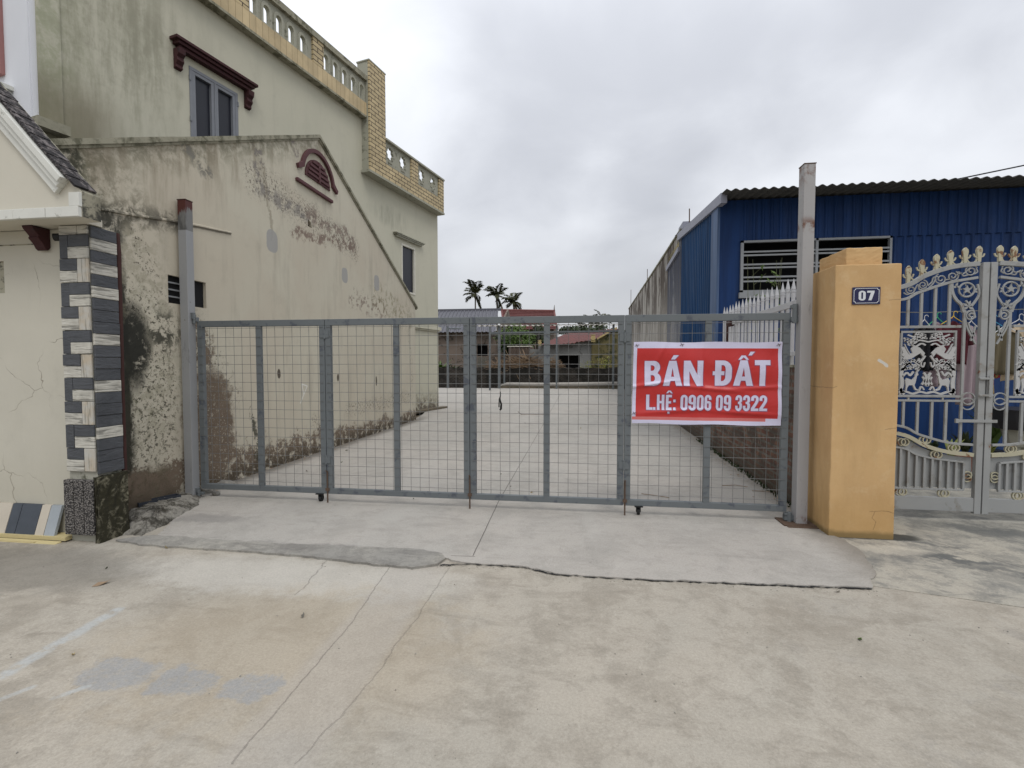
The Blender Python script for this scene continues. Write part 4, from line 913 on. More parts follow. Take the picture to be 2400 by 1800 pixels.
# ================================================================== banner
bn = thing('banner', 'red banner with white border and white lettering tied to the right gate leaf', 'banner', (1.15, 4.85, .85))
BY = 4.855; BFr = Frame((0, BY), (1, 0), (0, -1))
c3 = lambda x, y: (1450 + x / 3.016, 700 + y / 3.016)
TL, TR, BL, BR = [BFr.at(*c3(*p)) for p in ((108, 307), (1160, 307), (92, 880), (1146, 900))]
def wav(u, z):
    v = .007 * math.sin(u * 9 + z * 4) + .006 * math.sin(z * 19 + u * 3.1) + .003 * math.sin(u * 31 - z * 6 + 1)
    for cu, cz, ang, w_, h_ in ((.62, 1.30, .15, .015, .012), (1.25, 1.27, -.1, .018, .013), (1.7, 1.28, .05, .016, .010), (.9, 1.05, .08, .02, .012), (1.55, 1.04, -.05, .018, .012), (1.15, 1.5, 1.5, .03, .010), (1.12, 1.2, 1.45, .04, .010), (.75, 1.55, 1.1, .02, .006)):
        du, dz = u - cu, z - cz; t = du * math.cos(ang) + dz * math.sin(ang); q = -du * math.sin(ang) + dz * math.cos(ang); v += 1.25 * h_ * math.exp(-(q / w_) ** 2) * math.exp(-(t / .28) ** 2)
    return v
def bil(s, t):
    a = (TL[0] + (TR[0] - TL[0]) * s, TL[1] + (TR[1] - TL[1]) * s); b = (BL[0] + (BR[0] - BL[0]) * s, BL[1] + (BR[1] - BL[1]) * s)
    return (a[0] + (b[0] - a[0]) * t, a[1] + (b[1] - a[1]) * t)
def bpos(u, z, d): return BFr.P(u, z, d + wav(u, z))
bm = B(); NU, NV = 120, 64; vs = []
rl = [BFr.at(*c3(*p)) for p in ((132, 350), (1133, 350), (122, 832), (1123, 832))]
rs = ((rl[0][0] - TL[0]) / (TR[0] - TL[0]), (rl[1][0] - TL[0]) / (TR[0] - TL[0])); rt = ((TL[1] - rl[0][1]) / (TL[1] - BL[1]), (TL[1] - rl[2][1]) / (TL[1] - BL[1]))
ss_ = sorted(set([k / NU for k in range(NU + 1)] + list(rs))); tt_ = sorted(set([k / NV for k in range(NV + 1)] + list(rt)))
for s in ss_:
    col = []
    for t in tt_:
        u, z = bil(s, t); z += .004 * math.sin(s * 14) * (1 if t < .02 or t > .98 else 0); col.append(bm.verts.new(bpos(u, z, .0)))
    vs.append(col)
for i in range(len(ss_) - 1):
    for j in range(len(tt_) - 1):
        f_ = bm.faces.new((vs[i][j], vs[i + 1][j], vs[i + 1][j + 1], vs[i][j + 1])); sm, tm = (ss_[i] + ss_[i + 1]) / 2, (tt_[j] + tt_[j + 1]) / 2
        if rs[0] < sm < rs[1] and rt[0] < tm < rt[1]: f_.material_index = 1
        elif tm > rt[1] and tm < rt[1] + .035 and sm < .90: f_.material_index = 2
def vinyl(name, c, c2=None): return mat(name, lambda g: (g.mix(g.noise(3, 5, .6), c, tuple(q * .86 for q in c)), g.noise(5, 6, .65, .8)), .38, (.35, .02), 0, .45)
M['vwhite'] = vinyl('white vinyl', (.62, .60, .76)); M['vred'] = vinyl('red vinyl', (.50, .026, .024)); M['vshade'] = vinyl('blue grey ink', (.30, .10, .19)); M['vfade'] = vinyl('pale red vinyl', (.60, .16, .15))
sheet = obj('sheet', bm, [M['vwhite'], M['vred'], M['vfade']], bn, smooth=True)
def text_bm(txt, bold, scx, size=1.0, space=1.0):
    cu = bpy.data.curves.new('t', 'FONT'); cu.body = txt; cu.size = size; cu.offset = bold; cu.space_character = space; cu.resolution_u = 4
    o = bpy.data.objects.new('t', cu); sc.collection.objects.link(o); bpy.context.view_layer.update()
    me = o.to_mesh(); bm = B(); bm.from_mesh(me); o.to_mesh_clear(); bpy.data.objects.remove(o)
    for v in bm.verts: v.co.x *= scx
    return bm
def place_text(bm, f, u0, u1, z0, z1, d, wv=None, ref=None):
    xs = [v.co.x for v in bm.verts]; ys = [v.co.y for v in bm.verts]; a, b = ref[0] if ref else (min(xs), max(xs)); c, e = ref[1] if ref else (min(ys), max(ys))
    for v in bm.verts: v.co = Vector((u0 + (v.co.x - a) / (b - a) * (u1 - u0), z0 + (v.co.y - c) / (e - c) * (z1 - z0), 0))
    if wv:
        for k in range(int(u0 / .02), int(u1 / .02) + 2): bmesh.ops.bisect_plane(bm, geom=list(bm.verts) + list(bm.edges) + list(bm.faces), plane_co=(k * .02, 0, 0), plane_no=(1, 0, 0))
        for k in range(int(z0 / .012) - 12, int(z1 / .012) + 12): bmesh.ops.bisect_plane(bm, geom=list(bm.verts) + list(bm.edges) + list(bm.faces), plane_co=(0, k * .012, 0), plane_no=(0, 1, 0))
    for v in bm.verts:
        u, z = v.co.x, v.co.y; v.co = wv(u, z, d) if wv else f.P(u, z, d)
    return bm
# letters drawn as outlines so that they have the condensed heavy shapes of the print
def strokes(ch_):
    """heavy condensed capitals in a 0..w x 0..1 box, as polygons (outer, holes)"""
    S = .24
    def arc(cx, cy, rx, ry, a0, a1, n=8): return [(cx + rx * math.cos(R(a0 + (a1 - a0) * k / n)), cy + ry * math.sin(R(a0 + (a1 - a0) * k / n))) for k in range(n + 1)]
    if ch_ == 'B': return .66, [([(0, 0)] + [(.36, 0)] + arc(.38, .27, .28, .27, -90, 60) + arc(.36, .745, .26, .255, -40, 90) + [(0, 1)], [[(.24, .17), (.33, .17)] + arc(.33, .30, .09, .13, -90, 90, 5) + [(.24, .43)], [(.24, .60), (.31, .60)] + arc(.31, .715, .09, .115, -90, 90, 5) + [(.24, .83)]])]
    if ch_ == 'D': return .68, [([(0, 0), (.30, 0)] + arc(.32, .36, .36, .36, -90, 0) + arc(.32, .64, .36, .36, 0, 90) + [(0, 1)], [[(.25, .18), (.30, .18)] + arc(.30, .34, .13, .16, -90, 0, 5) + arc(.30, .66, .13, .16, 0, 90, 5) + [(.25, .82)]]), ([(-.09, .42), (.38, .42), (.38, .57), (-.09, .57)], [])]
    if ch_ == 'A': return .76, [([(0, 0), (.24, 0), (.29, .20), (.47, .20), (.52, 0), (.76, 0), (.52, 1), (.24, 1)], [[(.32, .36), (.44, .36), (.38, .72)]])]
    if ch_ == 'N': return .74, [([(0, 0), (.22, 0), (.22, .58), (.49, 0), (.74, 0), (.74, 1), (.52, 1), (.52, .44), (.25, 1), (0, 1)], [])]
    if ch_ == 'T': return .66, [([(.21, 0), (.45, 0), (.45, .81), (.66, .81), (.66, 1), (0, 1), (0, .81), (.21, .81)], [])]
    if ch_ == 'L': return .36, [([(0, 0), (.36, 0), (.36, .16), (.17, .16), (.17, 1), (0, 1)], [])]
    if ch_ == 'H': return .46, [([(0, 0), (.16, 0), (.16, .43), (.30, .43), (.30, 0), (.46, 0), (.46, 1), (.30, 1), (.30, .59), (.16, .59), (.16, 1), (0, 1)], [])]
    if ch_ == 'E': return .38, [([(0, 0), (.38, 0), (.38, .16), (.17, .16), (.17, .43), (.34, .43), (.34, .58), (.17, .58), (.17, .84), (.38, .84), (.38, 1), (0, 1)], [])]
    if ch_ == '.': return .15, [([(0, 0), (.15, 0), (.15, .17), (0, .17)], [])]
    if ch_ == ':': return .15, [([(0, 0), (.15, 0), (.15, .17), (0, .17)], []), ([(0, .52), (.15, .52), (.15, .69), (0, .69)], [])]
    o = arc(.225, .225, .225, .235, 180, 360, 12); t_ = arc(.225, .775, .225, .235, 0, 180, 12)
    if ch_ == '0': return .45, [(o + t_, [arc(.225, .22, .06, .075, 180, 360, 6) + arc(.225, .78, .06, .075, 0, 180, 6)])]
    if ch_ in '69':
        p = arc(.225, .225, .225, .235, 180, 360, 12) + [(.45, .42)] + arc(.25, .44, .20, .17, 0, 100, 5)[1:] + [(.165, .60), (.165, .77)] + list(reversed(arc(.225, .78, .06, .075, 0, 180, 6))) + [(.285, .70), (.45, .70)] + arc(.225, .775, .225, .235, 0, 180, 12) 
        h_ = arc(.225, .22, .06, .075, 180, 360, 6) + arc(.225, .40, .06, .075, 0, 180, 6)
        if ch_ == '9': p = [(.45 - a, 1 - b) for a, b in p]; h_ = [(.45 - a, 1 - b) for a, b in h_]
        return .45, [(p, [h_])]
    if ch_ == '2':
        p = [(0, 0), (.45, 0), (.45, .16), (.20, .16), (.36, .46), (.43, .60)] + arc(.225, .775, .225, .235, -8, 180, 12) + [(0, .66), (.165, .66)] + list(reversed(arc(.225, .78, .06, .075, 0, 180, 6))) + [(.285, .70), (.22, .54), (0, .17)]
        return .45, [(p, [])]
    if ch_ == '3':
        p = arc(.225, .225, .225, .235, 180, 360, 12) + [(.45, .36), (.43, .46), (.36, .515), (.43, .57), (.45, .66)] + arc(.225, .775, .225, .235, 0, 180, 12) + [(0, .70), (.165, .70)] + list(reversed(arc(.225, .78, .06, .075, 0, 180, 6))) + [(.285, .66), (.25, .59), (.17, .58), (.17, .45), (.25, .44), (.285, .37), (.285, .25)] + list(reversed(arc(.225, .22, .06, .075, 180, 360, 6))) + [(.165, .32), (0, .32)]
        return .45, [(p, [])]
    if ch_ == '7': return .42, [([(.08, 0), (.26, 0), (.42, .84), (.42, 1), (0, 1), (0, .80), (.22, .80)], [])]
ACC = {'acute': [([(0, 0), (.15, 0), (.30, .17), (.10, .17)], [])], 'circ': [([(0, 0), (.10, 0), (.21, .11), (.32, 0), (.42, 0), (.29, .18), (.13, .18)], [])], 'dot': [([(0, 0), (.13, 0), (.13, .13), (0, .13)], [])]}
def offset_poly(p, d):
    A = sum(a[0] * b[1] - b[0] * a[1] for a, b in zip(p, p[1:] + p[:1])) / 2; s = 1 if A > 0 else -1; n = len(p); o = []
    for i in range(n):
        a, b, c = Vector(p[i - 1]), Vector(p[i]), Vector(p[(i + 1) % n]); e1, e2 = (b - a), (c - b)
        if e1.length < 1e-6 or e2.length < 1e-6: o.append(tuple(b)); continue
        e1.normalize(); e2.normalize(); n1 = Vector((e1.y, -e1.x)) * s; n2 = Vector((e2.y, -e2.x)) * s; m_ = n1 + n2
        if m_.length < .3: m_ = n1
        m_.normalize(); k_ = min(1.6, 1 / max(.4, m_.dot(n1))); o.append(tuple(b + m_ * d * k_))
    return o
def draw_glyphs(bm, polys, u0, z0, sx, sy, grow=0, shift=(0, 0)):
    for out_, holes in polys:
        q = lambda l, g_: [(p[0] + shift[0], p[1] + shift[1]) for p in (offset_poly([(u0 + a * sx, z0 + b * sy) for a, b in l], g_))]
        ls = [q(out_, grow)] + [q(h_, -grow) for h_ in holes]; fl_ = [p for l in ls for p in l]
        tri = tessellate_polygon([[Vector((p[0], p[1], 0)) for p in l] for l in ls]); vv = [bm.verts.new((p[0], p[1], 0)) for p in fl_]
        for t in tri:
            try: bm.faces.new([vv[i] for i in t])
            except ValueError: pass
def line_text(items, d, grow, shift):
    """items: (glyph or accent, u0, z0, width, height)"""
    bm = B()
    for key, u0, z0, w_, h_ in items:
        if key in ACC: draw_glyphs(bm, ACC[key], u0, z0, h_, h_, grow, shift)
        else:
            gw, pl = strokes(key); draw_glyphs(bm, pl, u0, z0, w_ / gw, h_, grow, shift)
    a = min(v.co.x for v in bm.verts); b = max(v.co.x for v in bm.verts); c = min(v.co.y for v in bm.verts); e = max(v.co.y for v in bm.verts)
    for k in range(int(a / .025), int(b / .025) + 2): bmesh.ops.bisect_plane(bm, geom=list(bm.verts) + list(bm.edges) + list(bm.faces), plane_co=(k * .025, 0, 0), plane_no=(1, 0, 0))
    for k in range(int(c / .012), int(e / .012) + 2): bmesh.ops.bisect_plane(bm, geom=list(bm.verts) + list(bm.edges) + list(bm.faces), plane_co=(0, k * .012, 0), plane_no=(0, 1, 0))
    for v in bm.verts: v.co = bpos(v.co.x, v.co.y, d)
    return bm
def bu(x, y): return BFr.at(*c3(x, y))
H1 = bu(600, 438)[1] - bu(600, 615)[1]; H2 = bu(600, 680)[1] - bu(600, 788)[1]
I1 = []
for k, x0, x1 in (('B', 183, 298), ('A', 312, 446), ('N', 458, 594), ('D', 680, 798), ('A', 810, 948), ('T', 957, 1068)):
    a = bu(x0, 614); I1.append((k, a[0], bu((x0 + x1) / 2, 615)[1], bu(x1, 614)[0] - a[0], H1))
I1 += [('acute',) + bu(368, 430) + (0, H1), ('circ',) + bu(843, 432) + (0, H1 * .93), ('acute',) + bu(915, 401) + (0, H1 * .85)]
I2 = []
for k, x0, x1 in (('L', 194, 240), ('.', 244, 260), ('H', 271, 322), ('E', 333, 373), (':', 385, 401), ('0', 436, 484), ('9', 491, 541), ('0', 548, 598), ('6', 605, 652), ('0', 686, 735), ('9', 743, 792), ('3', 823, 870), ('3', 877, 925), ('2', 932, 984), ('2', 990, 1045)):
    a = bu(x0, 780); hh_ = H2 * (1.04 if k in '069' else 1); I2.append((k, a[0], bu((x0 + x1) / 2, 785 + (x0 - 194) * .011)[1], bu(x1, 780)[0] - a[0], H2))
I2 += [('circ',) + bu(335, 668) + (0, H2 * .95), ('dot',) + bu(343, 812) + (0, H2)]
for nm, I in (('heading_lettering', I1), ('phone_lettering', I2)):
    o1 = obj(nm, line_text(I, .0035, .0, (0, 0)), M['vwhite'], bn, smooth=False); obj('lettering_shadow', line_text(I, .0020, .0045, (.002, -.002)), M['vshade'], o1)
for x, y in ((130, 330), (1135, 325), (110, 808), (448, 325)):
    u, z = bu(x, y); bm = B(); tube(bm, [bpos(u - .02, z - .008, .003), bpos(u, z + .002, .010), bpos(u + .02, z + .006, .003)], .0022, 5); tube(bm, [bpos(u - .01, z + .012, .003), bpos(u, z, .010), bpos(u + .008, z - .014, .003)], .0022, 5); obj('wire_tie', bm, M['rustbolt'], bn)
# ================================================================== ochre pillar and number plate
YF = Frame((0, 4.53), (1, 0), (0, -1)); px0 = YF.at(1942, 1255)[0]; px1 = YF.at(2106, 900)[0]; pz = YF.at(2030, 619)[1]
yp = thing('gate_pillar', 'ochre painted square pillar with stepped cap and house number plate', 'pillar', ((px0 + px1) / 2, 4.8, 0))
bm = B(); box(bm, px0, px1, 4.53, 5.14, -.03, pz)
bmesh.ops.subdivide_edges(bm, edges=list(bm.edges), cuts=14, use_grid_fill=True)
for v in bm.verts:
    r = random.uniform(-.0022, .0022); v.co += Vector((r, random.uniform(-.002, .002), random.uniform(-.002, .002)))
obj('body', bm, M['yellow'], yp, bev=.008)
CF2 = Frame((0, 4.60), (1, 0), (0, -1)); k0 = CF2.at(1985, 640)[0]; k1 = CF2.at(2071, 640)[0]; kz = CF2.at(2030, 578)[1]
k0 = px0 + .10 if k0 < px0 else k0
bm = B(); box(bm, k0, k1, 4.62, 5.10, pz - .001, kz)
bmesh.ops.subdivide_edges(bm, edges=list(bm.edges), cuts=8, use_grid_fill=True)
for v in bm.verts: v.co += Vector((random.uniform(-.0015, .0015), random.uniform(-.0015, .0015), random.uniform(-.006, .001) if v.co.z > kz - .01 else 0))
obj('cap', bm, M['yellow'], yp, bev=.008)
n0 = YF.at(1997, 714, .006); n1 = YF.at(2064, 672, .006)
np_ = thing('number_plate', 'small navy house number plate with white 07 on the ochre pillar', 'sign', ((n0[0] + n1[0]) / 2, 4.52, n0[1]))
M['navy'] = simple('navy enamel', (.008, .008, .055), .25, .05, 4, spec=.5); M['enamel'] = simple('white enamel', (.62, .64, .66), .35, .04, 6)
bm = B(); boxf(bm, YF, n0[0], n1[0], n0[1], n1[1], .002, .008); obj('plate', bm, M['navy'], np_, bev=.002)
def notched(i): 
    a, b, c, d_ = n0[0] + i, n1[0] - i, n0[1] + i, n1[1] - i; r = .016 - i * .2; p = []
    for cx_, cy_, s0_ in ((b, c, 180), (b, d_, 270), (a, d_, 0), (a, c, 90)):
        p += [(cx_ + r * math.cos(R(s0_ - 90 * k / 4)), cy_ + r * math.sin(R(s0_ - 90 * k / 4))) for k in range(5)]
    return p
bm = B(); prism(bm, YF, notched(.010), .008, .0095, [notched(.014)]); obj('border_line', bm, M['enamel'], np_)
bm = B(); w_ = n1[0] - n0[0]; h_ = n1[1] - n0[1]
def num(k, a, b):
    gw, pl = strokes(k)
    for o_, hs in pl: prism(bm, YF, [(n0[0] + w_ * (a + (b - a) * p[0] / gw), n0[1] + h_ * (.23 + .55 * p[1])) for p in o_], .008, .010, [[(n0[0] + w_ * (a + (b - a) * p[0] / gw), n0[1] + h_ * (.23 + .55 * p[1])) for p in q] for q in hs])
num('0', .22, .47); num('7', .52, .78); obj('digits', bm, M['enamel'], np_)
# ================================================================== brick wall and picket fence along the lot
bw = thing('brick_wall', 'low dark mossy brick wall on the right edge of the lot', 'wall', tuple(RW.P(2, 0)[:2]) + (0,))
bm = B(); boxf(bm, RW, .12, 3.75, -.05, 1.47, .05, -.20); boxf(bm, RW, 3.75, 9.2, -.05, .80, .05, -.0); obj('brickwork', bm, M['brick'], bw)
bm = B(); boxf(bm, RW, .10, 3.78, 1.472, 1.50, .06, -.21); obj('wall_top', bm, M['coping'], bw)
RP = aframe(tuple(RW.P(0, 0, -.08)[:2]), 1.5, True)
pk = thing('picket_fence', 'white steel picket fence with pointed tips standing on the brick wall', 'fence', tuple(RP.P(1.8, 0)[:2]) + (1.47,))
bm = B(); r1 = RP.at(1866, 712, .02); r2 = RP.at(1716, 757, .02); print('rail', r1, r2)
zu = (r1[1] + r2[1]) / 2
boxf(bm, RP, .05, r2[0], zu - .035, zu + .035, .02, .05); obj('upper_rail', bm, M['picket'], pk, bev=.003)
bm = B(); tube(bm, [RP.P(r2[0] - .10, zu - .01, .045), RP.P(r2[0] + .06, zu - .01, .05)], .05, 10); obj('rail_end', bm, M['brownrust'], pk)
bm = B(); boxf(bm, RP, .05, 3.55, 1.60, 1.65, .02, .05); obj('lower_rail', bm, M['picket'], pk, bev=.003)
bm = B(); boxf(bm, RP, 3.55, 3.60, 1.50, 2.25, -.03, .03); obj('end_post', bm, M['brownrust'], pk)
crop6 = [1100, 1123, 1150, 1173, 1200, 1225, 1257, 1288, 1320, 1355, 1390, 1428, 1467, 1508, 1550, 1600, 1645, 1693]
ss6 = [RP.at(1400 + x / 3.687, 700)[0] for x in crop6]; ztip = RP.at(1400 + 1600 / 3.687, 350 + 1145 / 3.687)[1]; print('tips', ss6[0], ss6[-1], ztip)
ss6 += [ss6[-1] - .15 * k for k in range(1, 4) if ss6[-1] - .15 * k > .05]
for s in ss6:
    bm = B(); q = .017; jz = random.uniform(-.015, .015); zt2 = ztip - .13 + jz
    boxf(bm, RP, s - q, s + q, 1.50, zt2, -q, q)
    b4 = [bm.verts.new(RP.P(s + a * q * 1.15, zt2 + .001, b * q * 1.15)) for a, b in ((-1, -1), (1, -1), (1, 1), (-1, 1))]; tp = bm.verts.new(RP.P(s + random.uniform(-.006, .006), zt2 + .13, 0)); bm.faces.new(b4)
    for i in range(4): bm.faces.new((b4[i], b4[(i + 1) % 4], tp))
    boxf(bm, RP, s - q * 1.25, s + q * 1.25, zt2 - .03, zt2 - .02, -q * 1.25, q * 1.25); obj('picket', bm, M['picket'], pk)
# ================================================================== blue warehouse
wh = thing('blue_warehouse', 'blue corrugated metal building with barred window behind the picket fence', 'warehouse', (7, 11, 0))
bx0 = BF.da(1555, 430)[0]; bxf = BF.da(1600, 560)[0]; wx1 = BF.da(1923, 560)[0]; wzt = BF.da(1760, 516)[1]; wzb = BF.da(1620, 632)[1]; XE = 13.5; ZE = 4.37
bm = B()
boxf(bm, BF, bx0, bxf - .01, -.05, ZE, 0, -.03); obj('corner_flashing', bm, M['blue'], wh)
bm = B(); corr(bm, BF, bxf - .01, XE, wzt, ZE, .145, .018, -.005); corr(bm, BF, wx1, XE, 2.05, wzt, .145, .018, -.02); corr(bm, BF, bxf - .01, wx1, 2.05, wzb, .145, .018, -.02); boxf(bm, BF, bxf, XE, -.05, 2.05, -.0, -.03); obj('front_wall', bm, M['blue'], wh)
bm = B(); fm = .035
def wfr(a, b, c, d_): boxf(bm, BF, a, b, c, d_, .045, -.02)
wfr(bxf - .01, wx1, wzt - fm, wzt); wfr(bxf - .01, wx1, wzb, wzb + fm); wfr(bxf - .01, bxf + fm, wzb, wzt); wfr(wx1 - fm, wx1, wzb, wzt)
wm1 = BF.da(1762, 560)[0]; wfr(wm1 - .02, wm1 + .02, wzb, wzt)
wf_ = obj('window_frame', bm, M['winwhite'], wh)
bm = B()
for y in (885, 915, 995, 1025, 1105, 1140): z_ = BF.at(1800, 350 + y / 3.687)[1]; boxf(bm, BF, bxf, wx1, z_ - .014, z_ + .014, .04, .02)
obj('window_bars', bm, M['winwhite'], wf_)
bm = B(); boxf(bm, BF, bxf - .1, wx1 + .3, wzb - .3, wzt + .3, -.9, -.95); boxf(bm, BF, bxf - .1, wx1 + .3, wzb - .35, wzb - .3, -.03, -.95); obj('interior_shade', bm, M['dark'], wh)  # black sheets painting the shade of the room behind the bars
bm = B(); boxf(bm, BF, bxf - .03, wx1 + .04, wzb - .10, wzb - .002, .06, .0); obj('window_sill', bm, M['winwhite'], wh)
# side wall along the lot
sA = (9.0 - 5) / math.cos(R(1.5)); zs = lambda s: ZE + .0 + (s - sA) * (4.9 - 4.44) / 4.2
sB = RW.at(1590, 700)[0]; sC = RW.at(1564, 700)[0]; print('side', sA, sB, sC)
dS = RW.at(1682, 700)[0] - sA
bm = B(); corr(bm, RW, sA + .45, sB, -.05, zs, .17, .025, -.02); zc2 = RW.at(1565, 634)[1]; zc1 = RW.at(1590, 592)[1]
corr(bm, RW, sB, sC, -.05, lambda s: zc1 + (zc2 - zc1) * (s - sB) / (sC - sB), .17, .025, -.02); obj('side_wall', bm, M['bluel'], wh)
bm = B(); boxf(bm, RW, sA, sA + .45, -.05, ZE, .02, -.02); obj('pale_corner_strip', bm, M['bluetrim'], wh)
def slopebar(bm, f, s0, z0, s1, z1, h, d0, d1): prism(bm, f, [(s0, z0), (s1, z1), (s1, z1 + h), (s0, z0 + h)], d0, d1)
bm = B(); slopebar(bm, RW, sA - .32, zs(sA - .32) - .10, sB, zs(sB) - .12, .17, .05, -.05); slopebar(bm, RW, sB - .1, zc1 - .02, sC, zc2 - .02, .12, .05, -.03); obj('rake_trim', bm, M['greytrim'], wh)
bm = B(); boxf(bm, RW, sB - .0, sC - .05, zc1 + .05, zs(sB) - .15, .0, -.1); obj('cream_panel', bm, M['ply'], wh, bev=.003)
bm = B(); boxf(bm, RW, sB - .5, sB + .12, zs(sB) - .1, zs(sB) + .22, .0, -.3); obj('gutter_box', bm, M['greytrim'], wh)
# roof sheet, waves running down the slope to the front
bm = B(); X0r = bx0 - .06; x = X0r; prev = None; yb = 13.4; ya = 8.40
while x < XE + .2:
    z_ = .016 * math.cos((x - X0r) * 2 * math.pi / .145); za = 4.35 + z_; zb2 = 4.35 + (yb - ya) * .11 + z_
    c_ = (bm.verts.new((x, ya + random.uniform(-.004, .004), za)), bm.verts.new((x + .12, yb, zb2)))
    if prev: bm.faces.new((prev[0], c_[0], c_[1], prev[1]))
    prev = c_; x += .145 / 8
obj('roof', bm, M['asb'], wh, smooth=True, solid=.012)
bm = B(); box(bm, bx0 + .2, XE, 13.3, 13.35, -.05, 4.9); box(bm, XE - .05, XE, 9.05, 13.3, -.05, 4.7); obj('rear_walls', bm, M['blue'], wh)
# overhead wire
bm = B(); a = BF.at(2290, 410); tube(bm, [(a[0] - .6, 9.4, a[1] - .02), (a[0] + .8, 9.0, a[1] + .14), (a[0] + 6, 6, 6.6)], .012, 5); tag(obj('overhead_wire', bm, M['rubber']), 'thin black cable rising from the blue roof at the right edge', 'cable')
# old stained wall further down the lot
ow = thing('old_wall', 'tall rain streaked grey wall running back beyond the blue building', 'wall', tuple(RW.P(19, 0)[:2]) + (0,))
o0 = RW.at(1590, 546)[1]; o1 = RW.at(1466, 731); SE = 25.6; print('old', o0, o1)
bm = B(); prism(bm, RW, [(sB - .3, -.05), (SE, -.05), (SE, 4.92), (sB - .3, 4.86)], 0, -.22); obj('wall', bm, M['oldwall'], ow)
bm = B(); prism(bm, RW, [(sB - .3, 4.86), (SE, 4.92), (SE, 4.97), (sB - .3, 4.91)], .03, -.25)
bmesh.ops.subdivide_edges(bm, edges=[e for e in bm.edges if e.calc_length() > 2], cuts=30)
for v in bm.verts: v.co.z += random.uniform(-.012, .012)
obj('wall_coping', bm, M['coping'], ow)
for xx, yt, yb_ in ((1603, 494, 543), (1511, 632, 656), (1470, 697, 715), (1455, 720, 735)):
    s_ = RW.at(xx, 700)[0]; z1_ = RW.at(xx, yt)[1]; bm = B(); s_ = min(s_, SE - .3)
    tube(bm, [RW.P(s_, 4.9, -.1), RW.P(s_ + .02, max(z1_, 5.2), -.1)], .014, 5); obj('rebar', bm, M['rustbolt'], ow)
# ================================================================== ornate white gate
c8 = lambda x, y: OG.at(1950 + x / 2.553, 650 + y / 2.553)
c7 = lambda x, y: OG.at(1850 + x / 3.687, 350 + y / 3.687)
UCN = OG.at(2303, 1000)[0]; GL = px1 - .06
og = thing('ornate_gate', 'white wrought iron double gate with spear tips and cast panels beside the ochre pillar', 'gate', (UCN, 5.2, 0))
def arcpts(pts, n=14):
    """smooth curve through points (Catmull-Rom)"""
    P_ = [Vector(p) for p in pts]; P_ = [P_[0] * 2 - P_[1]] + P_ + [P_[-1] * 2 - P_[-2]]; o = []
    for i in range(1, len(P_) - 2):
        for k in range(n):
            t = k / n; a, b, c, d = P_[i - 1:i + 3]; o.append(.5 * ((2 * b) + (c - a) * t + (2 * a - 5 * b + 4 * c - d) * t * t + (3 * b - a - 3 * c + d) * t ** 3))
    o.append(P_[-2]); return [(p.x, p.y) for p in o]
def spiral(cx, cy, r, turns, a0, sgn=1, n=None):
    n = n or int(turns * 14); return [(cx + r * (1 - .82 * k / n) * math.cos(a0 + sgn * 2 * math.pi * turns * k / n), cy + r * (1 - .82 * k / n) * math.sin(a0 + sgn * 2 * math.pi * turns * k / n)) for k in range(n + 1)]
